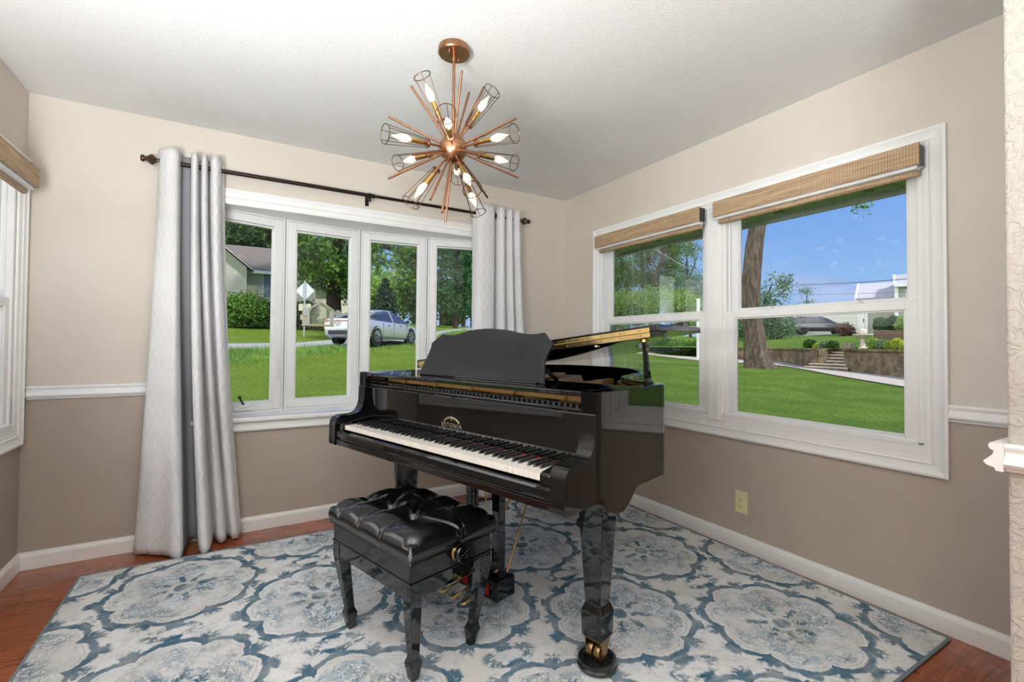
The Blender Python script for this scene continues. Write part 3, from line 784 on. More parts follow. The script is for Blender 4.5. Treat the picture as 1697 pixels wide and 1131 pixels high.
# ------------------------------------------------------------------ rug
def rug_mat():
    m = M('medallion_rug_pile', rough=.95, spec=.1)
    x, y, z = m.xyz()
    w1 = m.noise(16, 3); w2 = m.noise(17, 3, vec=m.vec(x+7.3, y-3.1, z))
    w3 = m.noise(52, 2); w4 = m.noise(55, 2, vec=m.vec(x+3.1, y+5.7, z))
    xw = x + (w1-.5)*.034 + (w3-.5)*.016; yw = y + (w2-.5)*.034 + (w4-.5)*.016
    A, B = 1.085, .785
    def cell(px, py, ox, oy):
        a = ((px-ox)/A).fract()*A - A/2; b = ((py-oy)/B).fract()*B - B/2
        return a, b
    C0 = (.893-A/2, 1.906-B/2); C1 = (.893, 1.906)            # two interleaved lattices
    a0, b0 = cell(xw, yw, *C0); a1, b1 = cell(xw, yw, *C1)
    r0 = (a0*a0*.92 + b0*b0).sqrt(); r1 = (a1*a1*.92 + b1*b1).sqrt()
    near = r0.lt(r1)
    def sel(p, q): return q + (p-q)*near
    a, b, r = sel(a0, a1), sel(b0, b1), r0.min(r1)
    th = b.atan2(a)
    # lobed outline
    lobe = ((th*4).cos().abs().pow(.55))
    Rr = .262 + lobe*.050 + ((th*2).cos())*(-.012)
    q = r/Rr
    n1 = m.noise(46, 3, .6); n2 = m.noise(11, 3); n3 = m.noise(95, 2)
    band = q.step(.915, .94)*q.step(1.035, 1.0)
    hair = q.step(.86, .87)*q.step(.89, .88)*(.5)
    leaf = q.step(1.0, 1.02)*q.step(1.16, 1.09)*((th*8).cos().abs()*.8 + n1).step(1.02, 1.16)
    # cusp sprays between medallions
    tip = ((th*4).cos().abs()).step(.30, .12)*q.step(.98, 1.02)*q.step(1.26, 1.15)*n1.step(.40, .5)
    # inside: flower at the centre, petals and scrolls
    core = r.step(.040, .030)
    pet = ((th*8).sin()*.5+.5)*(n1*1.6).min(1.0)
    star = r.step(.05, .06)*r.step(.15, .12)*(pet + n1*.8 - r*3.0).step(.62, .8)
    sc = ((r*88 + (th*8).sin()*2.4 + n1*9).sin()*.5+.5)
    scroll = r.step(.10, .13)*q.step(.86, .80)*((sc*.6 + n1*.75)).step(.74, .84)
    curl = (m.noise(15, 2, .5, dist=2.2)-.5).abs().step(.030, .012); curl2 = (m.noise(34, 2, .55, dist=1.6)-.5).abs().step(.05, .02)
    dots = q.step(.86, .8)*r.step(.03, .06)*(curl.max(curl2*.7))
    # wreaths in the gaps
    g0, h0 = cell(xw, yw, C0[0], C0[1]+B/2); g1, h1 = cell(xw, yw, C1[0], C1[1]+B/2)
    e0 = ((g0/.105).pow(2.0)+(h0/.052).pow(2.0)).sqrt(); e1 = ((g1/.105).pow(2.0)+(h1/.052).pow(2.0)).sqrt()
    ew = e0.min(e1)
    wreath = ew.step(.45, .6)*ew.step(1.15, .95)*n1.step(.42, .52)
    fade = n2.step(.30, .62)                      # worn patches of the pattern
    strong = (band.max(leaf).max(tip))*(fade*.25+.75)*n1.step(.12, .28)
    soft = ((scroll*.55).max(dots)*(m.noise(7, 3).step(.34, .58)*.85+.2)).max(hair*.6)
    mid = wreath.max(star).max(core)*(fade*.6+.4)
    base = m.mix(m.noise(5, 4).step(.38, .68), lin(234, 233, 232), lin(216, 212, 206))
    base = m.mix(m.noise(19, 4, .65).step(.48, .7)*.65, base, lin(186, 196, 204))
    base = m.mix(m.noise(13, 3, vec=m.vec(x-4, y+9, z)).step(.52, .72)*.5*q.step(1.0, .9), base, lin(196, 186, 170))
    blue1 = m.mix(n2, lin(24, 66, 86), lin(46, 96, 120)); blue2 = m.mix(m.noise(6, 3, vec=m.vec(x-9, y+2, z)).step(.4, .62), lin(36, 84, 110), lin(104, 144, 168))
    c = m.mix(soft*.85, base, blue2); c = m.mix(mid*.9, c, blue1); c = m.mix(strong*.95, c, blue1)
    c = m.mix(n3.step(.35, .75)*.12, c, lin(140, 140, 140))
    m.color(c)
    pile = m.noise(420, 2)*.35 + strong*-.5 + m.noise(60, 3)*.5 + soft*-.3
    m.bump(pile, .55, .006)
    m.set('Specular IOR Level', 0)
    return m.mat
RUG = rug_mat()
RX0, RXX, RYA, RYB = -.645, 2.462, .722, 3.07
rug = thing('area_rug', 'large cream rug with teal medallions under the piano', 'rug', (0, 0, 0))
m = MB().grid(lambda a, b: (RX0+.012+(RXX-RX0-.024)*a, RYA+.012+(RYB-RYA-.024)*b, .0105), 60, 48)
m.box(RX0+.012, RXX-.012, RYA+.012, RYB-.012, .0015, .0098)
m.build('pile', RUG, rug)
m = MB()
for p, q in (((RX0+.006, RYA+.006), (RXX-.006, RYA+.006)), ((RXX-.006, RYA+.006), (RXX-.006, RYB-.006)), ((RXX-.006, RYB-.006), (RX0+.006, RYB-.006)), ((RX0+.006, RYB-.006), (RX0+.006, RYA+.006))):
    m.tube([(*p, .0075), (*q, .0075)], .006, 8)
tag(m.build('binding', simple('slate_binding', lin(112, 124, 132), .9, amt=.1, scale=60), rug, smooth=60), 'slate grey bound edge')

# ------------------------------------------------------------------ curtains
def curtain_mat():
    m = M('woven_curtain_cloth', rough=.85, spec=.2)
    u, v, _ = m.xyz('UV')
    def rope(off):
        w = ((v*PI/.11).sin())*.026
        d = ((u/.10+off).fract()*.10-.05)
        a = (d-w).abs(); b = (d+w).abs()
        return a.min(b)
    d = rope(0).min(rope(.5))
    line = d.step(.0034, .0012)
    m.color(m.mix(line*.7, m.mix(m.noise(4, 3).step(.35, .7), lin(216, 215, 216), lin(224, 223, 224)), lin(240, 240, 241)))
    m.bump(line + m.noise(300, 2)*.12, .5, .003)
    m.set('Sheen Weight', .15)
    return m.mat
CURT = curtain_mat()
FOLDGREY = simple('grey_fold_cloth', lin(150, 150, 154), .9, amt=.03)  # plain grey for the faces of one deep fold
def curtain(name, label, top, bot, ztop, zbot, steps=8, grey_span=None):
    T = spline([(x, D+y, 0) for x, y in top], steps); Bm = spline([(x, D+y, 0) for x, y in bot], steps)
    n = len(T); rows = 60; u = [0]
    for i in range(1, n): u.append(u[-1]+((T[i]-T[i-1]).length+(Bm[i]-Bm[i-1]).length)/2)
    vs = []; uv = []
    for j in range(rows+1):
        t = j/rows; z = ztop+(zbot-ztop)*t
        s = t**1.7
        for i in range(n):
            p = T[i].lerp(Bm[i], s)
            wob = .008*math.sin(i*.22+t*6)*t*(1-t)
            zz = z + (.003*math.sin(i*.5) if j == rows else 0)
            vs.append((p.x+wob, p.y+wob*.6, zz)); uv.append((u[i], z))
    mb = MB(); mb.add(vs, [(j*n+i, j*n+i+1, (j+1)*n+i+1, (j+1)*n+i) for j in range(rows) for i in range(n-1)])
    root = thing(name, label, 'curtain', (0, 0, 0), group='curtains at the bow window')
    o = mb.build('curtain_panel', [CURT, FOLDGREY], root, smooth=180, solid=.0025)
    if grey_span:
        o.data.polygons.foreach_set('material_index', [1 if grey_span[0]*steps <= k % (n-1) < grey_span[1]*steps else 0 for k in range(rows*(n-1))])
    lay = o.data.uv_layers.new(name='UVMap')
    idx = np.zeros(len(o.data.loops), dtype=int); o.data.loops.foreach_get('vertex_index', idx)
    lay.data.foreach_set('uv', np.array(uv)[idx].ravel())
    return root
ctop = [(-.392, -.035), (-.375, -.105), (-.345, -.138), (-.318, -.148), (-.292, -.130), (-.282, -.07), (-.276, -.034), (-.240, -.034), (-.231, -.115), (-.212, -.142), (-.201, -.120), (-.196, -.04), (-.188, -.04), (-.180, -.120), (-.168, -.142), (-.157, -.120), (-.152, -.04), (-.145, -.04), (-.134, -.125), (-.112, -.142), (-.092, -.115), (-.084, -.06), (-.072, -.035)]
cbot = [(-.462, -.045), (-.45, -.09), (-.40, -.13), (-.33, -.17), (-.262, -.255), (-.226, -.235), (-.212, -.05), (-.172, -.04), (-.158, -.20), (-.135, -.257), (-.105, -.238), (-.094, -.09), (-.084, -.07), (-.07, -.13), (-.05, -.15), (-.03, -.13), (-.022, -.07), (-.012, -.07), (0, -.12), (.015, -.13), (.03, -.12), (.042, -.09), (.05, -.07)]
cl = curtain('curtain', 'white patterned curtain left of the bow window reaching the floor', ctop, cbot, 2.238, .016, grey_span=(5, 8))
rtop = [(1.572, -.045), (1.578, -.10), (1.600, -.135), (1.66, -.145), (1.712, -.135), (1.732, -.10), (1.740, -.05), (1.752, -.05), (1.762, -.11), (1.79, -.14), (1.818, -.118), (1.828, -.055), (1.838, -.055), (1.848, -.115), (1.868, -.14), (1.886, -.118), (1.893, -.055), (1.902, -.055), (1.914, -.115), (1.94, -.135), (1.965, -.11), (1.975, -.05)]
rbot = [(1.560, -.06), (1.565, -.13), (1.60, -.19), (1.66, -.215), (1.70, -.19), (1.715, -.13), (1.722, -.07), (1.740, -.07), (1.755, -.15), (1.80, -.21), (1.845, -.17), (1.860, -.075), (1.872, -.075), (1.886, -.15), (1.93, -.20), (1.97, -.16), (1.980, -.07), (1.992, -.07), (2.01, -.14), (2.07, -.18), (2.14, -.14), (2.165, -.06)]
cr = curtain('curtain', 'white patterned curtain right of the bow window behind the piano', rtop, rbot, 2.238, .016)
# grommets on the outermost folds
GR = simple('dark_grommet', lin(50, 45, 42), .35, .8)
for root, xs in ((cl, ((-.350, (1, -.35, 0)),)), (cr, ((1.585, (-1, -.3, 0)), (1.745, (1, .1, 0))))):
    for x, dr in xs:
        m = MB(); c = Vector((x, D-.088, 2.172)); d = Vector(dr).normalized(); a = d.orthogonal().normalized(); b = d.cross(a)
        m.tube([c+(a*math.cos(t)+b*math.sin(t))*.021 for t in [2*PI*i/20 for i in range(21)]], .0045, 8); m.build('grommet', GR, root, smooth=60)
rod = thing('curtain_rod', 'dark bronze telescoping curtain rod above the bow window', 'curtain rod', (0, D-.088, 2.172))
m = MB().tube([(-.37, 0, 0), (.80, 0, 0)], .0125, 14); m.lathe([(.0155, -.006), (.0155, .006)], (.80, 0, 0), (1, 0, 0), 14); m.build('outer_rod', DARKMETAL, rod, smooth=40)
m = MB().tube([(.80, 0, 0), (1.975, 0, 0)], .0105, 14); m.build('inner_rod', DARKMETAL, rod, smooth=40)
FIN = simple('red_brown_finial', lin(66, 38, 30), .3, .3, coat=.4, amt=.3, scale=40)
fp = [(.013, 0), (.016, .004), (.016, .010), (.009, .014), (.009, .022), (.016, .028), (.027, .036), (.030, .043), (.026, .052), (.016, .062), (.013, .070), (.013, .074), (.019, .078), (.020, .084), (.016, .092), (.001, .094)]
for x, d in ((-.37, -1), (1.975, 1)):
    m = MB().lathe(fp, (x, 0, 0), (d, 0, 0), 18); tag(m.build('finial', FIN, rod, smooth=40), 'turned red-brown finial')
for x in (-.33, .775, 1.945):
    m = MB().bar((x, 0, -.013), (x, .083, -.013), .012, .006); m.box(x-.012, x+.012, .0825, .0875, -.05, .03); m.lathe([(.017, -.007), (.017, .007)], (x, 0, 0), (1, 0, 0), 14); m.box(x-.007, x+.007, -.009, .004, -.042, -.012)
    m.build('bracket', DARKMETAL, rod)

# ------------------------------------------------------------------ woven shades
def bamboo():
    m = M('woven_bamboo', rough=.7)
    x, y, z = m.xyz()
    reed = m.noise(1, 4, .65, m.vec(x*30, y*5.0, z*230)).step(.3, .7)
    thread = ((y*2*PI/.011).sin()*.5+.5)
    c = m.mix(reed, lin(132, 104, 76), lin(196, 168, 134)); c = m.mix(m.noise(1, 3, .5, m.vec(x*9, y*11, z*90)).step(.6, .72)*.5, c, lin(104, 82, 62))
    c = m.mix(thread.step(.72, .95)*.45, c, lin(214, 188, 156)); m.color(c)
    m.bump(m.noise(1, 3, .6, m.vec(x*30, y*6, z*260))+thread*.4, .6, .004)
    return m.mat
BAM = bamboo()
RAILW = simple('white_head_rail', lin(226, 227, 225), .4)
BRK = simple('grey_bracket', lin(178, 180, 180), .35, .3)
def shade(name, label, X, sgn, y0, y1, z0=1.922, z1=2.018, drop=1.888):
    """woven shade rolled up; sgn=-1: room lies towards -x"""
    root = thing(name, label, 'window shade', (X, (y0+y1)/2, z0), group='woven shades rolled up at the top of the windows')
    h = (y1-y0)/2; zz = z1-z0
    m = MB()
    prof = [(.078, .001), (.083, .006), (.0845, .03), (.0845, zz-.02), (.082, zz-.004), (.074, zz), (.072, zz-.006), (.0795, zz-.012), (.0800, .012), (.074, .006)]
    m.prism([(sgn*a, b) for a, b in prof], -h, h, 'y'); m.build('valance', BAM, root)
    m = MB(); a, b = sorted((sgn*.030, sgn*.070)); m.box(a, b, -h+.012, h-.010, -.012, zz-.02); m.build('head_rail', RAILW, root, bevel=.003)
    m = MB(); m.prism([(sgn*x, z) for x, z in ((.026, -.034), (.034, -.036), (.046, -.030), (.048, -.018), (.044, -.012), (.026, -.012))], -h+.016, h-.012, 'y'); tag(m.build('rolled_shade', BAM, root), 'bottom edge of the rolled shade')
    for s in (-1, 1):
        a, b = sorted((sgn*.024, sgn*.076)); MB().box(a, b, s*(h-.004)-.003, s*(h-.004)+.003, .004, zz-.008).build('end_bracket', BLACKPL, root, bevel=.002)
    m = MB(); a, b = sorted((sgn*.004, sgn*.030)); m.box(a, b, -h+.003, -h+.024, -.002, zz-.012); m.build('mounting_bracket', BRK, root, bevel=.004)
    return root
shade('woven_shade', 'tan woven bamboo shade on the near, larger right-hand sash beside the door wall end', R-.002, -1, .80, 1.772)['label'] = 'tan woven bamboo shade over the right window of the pair showing the big tree trunk'
shade('woven_shade', 'tan woven bamboo shade over the left window of the pair, nearer the room corner', R-.002, -1, 1.866, 2.832)
shade('woven_shade', 'tan woven bamboo shade at left edge over the left wall window', L+.012, 1, 2.0, 3.135, 1.905, 2.005)

# ------------------------------------------------------------------ chandelier
COPPER = brass('brushed_copper_bronze', lin(168, 124, 94), .34)
WIRE = brass('bronze_wire', lin(112, 84, 66), .35)
SLEEVE = brass('gold_sleeve', lin(205, 165, 95), .28)
def bulb_mat():
    m = bpy.data.materials.new('glowing_bulb'); m.use_nodes = True; nt = m.node_tree
    b = nt.nodes['Principled BSDF']; b.inputs['Base Color'].default_value = (1, .9, .75, 1)
    b.inputs['Emission Color'].default_value = (1, .78, .48, 1); b.inputs['Emission Strength'].default_value = 2.8
    return m
BULB = bulb_mat()
CC = Vector((.791, 1.847, 2.0))
ch = thing('chandelier', 'bronze sputnik chandelier with caged candle bulbs', 'chandelier', CC)
m = MB().sphere((0, 0, 0), .060, 32); m.build('ball', COPPER, ch, smooth=180)
m = MB().lathe([(.0005, .4385), (.066, .4385), (.068, .432), (.068, .414), (.064, .409), (.0005, .409)], (0, 0, 0), (0, 0, 1), 40)
m.lathe([(.009, .38), (.010, .385), (.010, .41)], (0, 0, 0), (0, 0, 1), 14)
for s in (-1, 1): m.lathe([(.0045, .398), (.0055, .401), (.0055, .41)], (s*.036*math.cos(.6), s*.036*math.sin(.6), 0), (0, 0, 1), 10)
m.build('ceiling_canopy', COPPER, ch, smooth=35)
m = MB().tube([(0, 0, .055), (0, 0, .41)], .0065, 12); m.build('stem', COPPER, ch, smooth=60)
cages = [(-.433, .048, .9), (-.469, -.883, -.011), (.494, -.194, .848), (.436, -.9, -.03), (-.978, -.186, -.095), (-.502, .865, -.007), (.998, .049, .029), (-.573, .048, -.818), (-.022, -.663, -.748), (.598, .416, -.685), (.469, .882, -.036)]
rods = [(-.519, .231, .823), (-.748, .483, .454), (.015, -.236, .972), (.309, .161, .937), (.399, -.132, .908), (.809, -.315, .497), (-.759, -.503, -.415), (-.843, .139, -.52), (-.432, -.307, -.848), (-.23, -.195, -.953), (-.068, .082, -.994), (.02, -.924, -.382), (.952, -.161, -.262), (.781, .474, -.407)]
def orient(d):
    return Vector((0, 0, 1)).rotation_difference(Vector(d).normalized()).to_quaternion() if False else Vector((0, 0, 1)).rotation_difference(Vector(d).normalized())
protos = {}
def part(key, parent, d, make):
    """first use builds the mesh, the rest copy the object"""
    if key not in protos:
        o = make(); protos[key] = o; o.parent = parent
    else:
        o = protos[key].copy(); COL.objects.link(o); o.parent = parent
    return o
def mk_rod(): return MB().tube([(0, 0, .055), (0, 0, .315)], .0052, 10).build('rod', COPPER, None, smooth=60)
def mk_arm(): 
    m = MB().tube([(0, 0, .055), (0, 0, .125)], .0052, 10); m.lathe([(.0052, .120), (.0165, .121), (.0165, .126), (.009, .128), (.009, .158), (.0005, .158)], n=16); return m.build('arm', COPPER, None, smooth=40)
def mk_cage():
    m = MB(); n = 6
    for r, z in ((.0165, .124), (.0375, .315)): m.tube([(r*math.cos(t), r*math.sin(t), z) for t in [2*PI*i/28 for i in range(29)]], .0018, 6)
    for i in range(n):
        t = 2*PI*i/n; m.tube([(.0165*math.cos(t), .0165*math.sin(t), .124), (.0375*math.cos(t), .0375*math.sin(t), .315)], .0014, 5)
    return m.build('cage', WIRE, None, smooth=60)
def mk_sleeve(): return MB().lathe([(.010, .150), (.010, .205), (.006, .206)], n=16).build('candle_sleeve', SLEEVE, None, smooth=40)
def mk_bulb(): return MB().lathe([(.007, .204), (.010, .212), (.0145, .226), (.0150, .235), (.0125, .250), (.0075, .266), (.0035, .278), (.0005, .287)], n=16).build('bulb', BULB, None, smooth=180)
for d in rods:
    o = part('rod', ch, d, mk_rod); o.rotation_mode = 'QUATERNION'; o.rotation_quaternion = orient(d)
for d in cages:
    a = part('arm', ch, d, mk_arm); a.rotation_mode = 'QUATERNION'; a.rotation_quaternion = orient(d)
    for key, fn in (('cage', mk_cage), ('sleeve', mk_sleeve), ('bulb', mk_bulb)):
        c = part(key, a, d, fn); c.parent = a

# ------------------------------------------------------------------ bird feeder on the outside of the second casement
P, rect, sash = units[1]
bf = thing('bird_feeder', 'clear acrylic house shaped bird feeder stuck to the window pane', 'bird feeder', P(.255, 1.36, -.06))
a, b = Vector(A_[1]), Vector(A_[2]); bf.rotation_euler = (0, 0, math.atan2(b.y-a.y, b.x-a.x))
ACR = M('cloudy_acrylic', lin(228, 222, 196), .12, spec=.6); ACR.vary(10, .05); ACR = ACR.mat
def frosted(name, c, a):
    m = M(name, c, .3); m.vary(20, .05); nt = m.nt; t = nt.nodes.new('ShaderNodeBsdfTransparent'); mx = nt.nodes.new('ShaderNodeMixShader'); mx.inputs[0].default_value = a
    nt.links.new(t.outputs[0], mx.inputs[1]); nt.links.new(m.b.outputs[0], mx.inputs[2]); nt.links.new(mx.outputs[0], nt.nodes['Material Output'].inputs[0]); return m.mat
PANEL = frosted('acrylic_panel', lin(206, 222, 200), .28)
SEED = simple('seed_tray', lin(214, 200, 160), .5, amt=.2, scale=60)
hw, hz0, hz1, hz2 = .088, -.06, .045, .105
def strip(m, p, q, y0, y1, t):
    p = Vector(p); q = Vector(q); d = (q-p).normalized(); n = Vector((-d.y, d.x))*t
    pts = [p, q, q+n, p+n]; m.prism([(v.x, v.y) for v in pts], y0, y1, 'y')
m = MB()
for p, q in (((-hw, hz0), (-hw, hz1)), ((hw, hz1), (hw, hz0)), ((-hw, hz1), (0, hz2)), ((0, hz2), (hw, hz1))): strip(m, p, q, -.0, .10, -.006)
m.build('house_shell', ACR, bf)
m = MB(); m.box(-hw-.03, hw+.005, .002, .085, hz0-.016, hz0-.002); tag(m.build('seed_tray', SEED, bf, bevel=.003), 'cream seed tray')
m = MB(); m.prism([(-hw+.004, hz0), (hw-.004, hz0), (hw-.004, hz1), (0, hz2-.006), (-hw+.004, hz1)], .0985, .0995, 'y'); m.build('back_panel', PANEL, bf)
m = MB()
for x, z in ((-hw-.022, .02), (hw+.022, .02), (hw+.022, -.048), (-hw-.022, -.048)): m.lathe([(.0265, -.018), (.024, -.012), (.010, -.004), (.008, .006)], (x, 0, z), (0, 1, 0), 20)
m.build('suction_cup', frosted('milky_rubber', lin(222, 228, 220), .55), bf, smooth=40)
m = MB(); m.box(-hw-.055, -hw-.004, .004, .010, -.035, .005); m.build('side_tab', SEED, bf, bevel=.003)
# ------------------------------------------------------------------ terrain: thin plate spline through sighted points
ctrl = []
def cp(x, y, r): p = at(x, y, r); ctrl.append((p.x, p.y, p.z))
for a in ((380, 584, 17), (500, 580, 18), (590, 574.5, 20), (690, 569, 23), (745, 553, 32), (380, 571, 22), (500, 569, 23), (745, 548, 36), (400, 541, 28), (530, 541, 30), (745, 541, 46),
          (400, 620, 13), (560, 605, 14), (690, 596, 15.5), (430, 650, 10.5), (560, 648, 10.5),
          (1075, 586, 34), (1160, 593, 30), (1290, 601, 27), (1375, 614, 23), (1510, 629, 19.5), (1255, 612, 20),
          (1300, 650, 13), (1500, 700, 9.5), (1300, 690, 9.5), (1140, 670, 9), (1060, 600, 24), (1060, 570, 40)): cp(*a)
for x, y in ((-1.5, 3.9), (.8, 4.2), (2.6, 3.9), (3.4, 3), (3.2, 0), (3.2, -3), (-2, 0), (-2, -4), (3, -5)): ctrl.append((x, y, -.35))
ctrl += [(-15, 4, -.3), (-20, 20, 1.1), (-25, 45, 2.6), (0, 70, 3.5), (40, 70, 3.6), (60, 50, 2.6), (-30, -10, -.5), (10, -15, -.7), (16, -6, -.5), (30, -15, -.6), (60, 0, .4), (-50, 80, 3.6), (80, 90, 4)]
Cn = np.array(ctrl)
def _U(r2): return np.where(r2 > 1e-12, r2*np.log(np.maximum(r2, 1e-12)), 0)
_n = len(Cn); _K = _U(((Cn[:, None, :2]-Cn[None, :, :2])**2).sum(-1)) + np.eye(_n)*3.0
_P = np.hstack([np.ones((_n, 1)), Cn[:, :2]])
_sol = np.linalg.solve(np.block([[_K, _P], [_P.T, np.zeros((3, 3))]]), np.concatenate([Cn[:, 2], np.zeros(3)]))
def ter(x, y):
    x = np.asarray(x, float); y = np.asarray(y, float)
    r2 = (x[..., None]-Cn[:, 0])**2 + (y[..., None]-Cn[:, 1])**2
    return _U(r2) @ _sol[:_n] + _sol[_n] + x*_sol[_n+1] + y*_sol[_n+2]
def tz(x, y): return float(ter(np.array([x]), np.array([y]))[0])
def ground(px, py, lo=6, hi=60):
    """where the sight line of a pixel meets the lawn"""
    rs = np.linspace(lo, hi, 400); d = ray(px, py); k = rs/math.hypot(d.x, d.y)
    z = EYE + d.z*k; g = ter(d.x*k, d.y*k); s = np.where(z <= g)[0]
    i = s[0] if len(s) else len(rs)-1
    p = at(px, py, rs[i]); return Vector((p.x, p.y, tz(p.x, p.y)))

# ------------------------------------------------------------------ outdoor materials
def grass_mat(name='lawn_grass', a=lin(120, 158, 44), b=lin(170, 200, 74), c=lin(92, 136, 36)):
    m = M(name, rough=.8, spec=.15)
    n = m.noise(.9, 4, .6).step(.3, .7); q = m.noise(14, 4, .7).step(.3, .7)
    col = m.mix(n, a, b); col = m.mix(q*.7, col, c); col = m.mix(m.noise(48, 3).step(.45, .75)*.6, col, lin(182, 206, 92))
    x_, y_, z_ = m.xyz(); col = m.mix((y_ - x_*.7).step(2, 12)*.35, col, lin(172, 198, 62)) if name == 'lawn_grass' else col
    col = m.mix(m.noise(26, 5, .8).step(.38, .62)*.7, col, lin(62, 100, 22)); m.color(col); m.bump(m.noise(30, 4, .75), 1.0, .15)
    return m.mat
GRASS = grass_mat()
GRASS2 = grass_mat('upper_grass', lin(118, 158, 48), lin(160, 190, 74), lin(92, 136, 44))
ASPH = simple('grey_asphalt', lin(150, 150, 148), .9, amt=.1, scale=3, bump=(60, .3, .01))
GRAVEL = simple('pale_gravel', lin(178, 168, 156), .95, amt=.22, scale=26, bump=(40, .6, .03))
def leaf_mat(name, a, b, c):
    m = M(name, rough=.55, spec=.25); r = m.rnd()
    col = m.mix(r, a, b); col = m.mix(m.noise(.7, 3).step(.4, .7)*.6, col, c); m.color(col)
    nt = m.nt; tr = nt.nodes.new('ShaderNodeBsdfTranslucent'); mx = nt.nodes.new('ShaderNodeMixShader'); mx.inputs[0].default_value = .35
    nt.links.new(col, tr.inputs[0]); o = nt.nodes['Material Output']; nt.links.new(m.b.outputs[0], mx.inputs[1]); nt.links.new(tr.outputs[0], mx.inputs[2]); nt.links.new(mx.outputs[0], o.inputs[0])
    return m.mat
LF_OAK = leaf_mat('oak_leaves', lin(70, 112, 42), lin(124, 164, 66), lin(48, 86, 36))
LF_DARK = leaf_mat('dark_leaves', lin(50, 84, 40), lin(92, 130, 60), lin(36, 64, 32))
LF_LIGHT = leaf_mat('light_leaves', lin(112, 152, 62), lin(166, 196, 96), lin(84, 128, 58))
LF_GREY = leaf_mat('grey_green_leaves', lin(98, 128, 92), lin(148, 172, 134), lin(76, 108, 78))
LF_PINE = leaf_mat('pine_needles', lin(44, 84, 44), lin(84, 128, 66), lin(30, 62, 34))
LF_SPRUCE = leaf_mat('spruce_needles', lin(46, 74, 58), lin(84, 110, 86), lin(36, 58, 46))
LF_YEL = leaf_mat('yellow_green_leaves', lin(168, 186, 62), lin(206, 212, 90), lin(138, 166, 60))
def bark_mat(name, a, b):
    m = M(name, rough=.9, spec=.1); x, y, z = m.xyz()
    n = m.noise(1, 4, .65, m.vec(x*14, y*14, z*2.2)).step(.3, .7); m.color(m.mix(n, a, b)); m.bump(m.noise(1, 4, .7, m.vec(x*16, y*16, z*2.5)), 1, .08); return m.mat
BARK = bark_mat('furrowed_bark', lin(72, 62, 52), lin(132, 118, 102))
BARKD = bark_mat('dark_bark', lin(48, 42, 36), lin(86, 76, 64))

# ------------------------------------------------------------------ ground
struct('lawn', 'green lawn around the house', 'lawn')
lawn = bpy.data.objects['lawn']
m = MB()
gx = np.concatenate([np.linspace(-60, -10, 16), np.linspace(-8, 28, 73), np.linspace(30, 90, 25)]); gy = np.concatenate([np.linspace(-25, -4, 12), np.linspace(-3, 48, 103), np.linspace(50, 110, 24)])
X_, Y_ = np.meshgrid(gx, gy); Z_ = ter(X_, Y_)
# keep the ground out of the house
ins = (X_ > L-1.0) & (X_ < R+.1) & (Y_ < D+.3) & (Y_ > RY0-1); Z_ = np.where(ins, -.6, Z_)
nx, ny = len(gx), len(gy)
m.add(np.stack([X_.ravel(), Y_.ravel(), Z_.ravel()], 1).tolist(), [(j*nx+i, j*nx+i+1, (j+1)*nx+i+1, (j+1)*nx+i) for j in range(ny-1) for i in range(nx-1)])
m.build('turf', GRASS, lawn, smooth=180)
def strip_on_ground(name, label, cat, A, B, matl, lift=.02, cols=6):
    m = MB(); n = 40
    A = spline([(*p[:2], 0) for p in A], 10); B = spline([(*p[:2], 0) for p in B], 10); n = min(len(A), len(B))
    vs = []
    for i in range(n):
        for j in range(cols+1):
            p = A[i].lerp(B[i], j/cols); vs.append((p.x, p.y, tz(p.x, p.y)+lift))
    m.add(vs, [(i*(cols+1)+j, i*(cols+1)+j+1, (i+1)*(cols+1)+j+1, (i+1)*(cols+1)+j) for i in range(n-1) for j in range(cols)])
    return struct(name, label, cat, m, matl, smooth=180)
nearE = [at(300, 585, 16.6), at(380, 584, 17), at(440, 582, 17.4), at(500, 580, 18), at(590, 574.5, 20), at(690, 569, 23), at(745, 553, 32), at(790, 547, 42)]
farE = [at(300, 572, 21.5), at(380, 571, 22), at(440, 570.5, 22.4), at(500, 569.5, 23), at(590, 563, 25), at(690, 555, 28), at(745, 549, 36.5), at(790, 545, 48)]
strip_on_ground('street', 'grey asphalt street beyond the front lawn', 'street', nearE, farE, ASPH, .03, 8)
wl = [at(1040, 583, 37), at(1075, 586, 34), at(1160, 593, 30), at(1290, 601, 27), at(1375, 614, 23), at(1510, 629, 19.5), at(1600, 640, 18)]
pl = [ground(1040, 586), ground(1075, 589), ground(1160, 599), ground(1290, 607), ground(1375, 622), ground(1510, 645), ground(1600, 660)]
strip_on_ground('gravel_path', 'pale gravel path along the foot of the garden wall', 'path', wl, pl, GRAVEL, .03, 4)

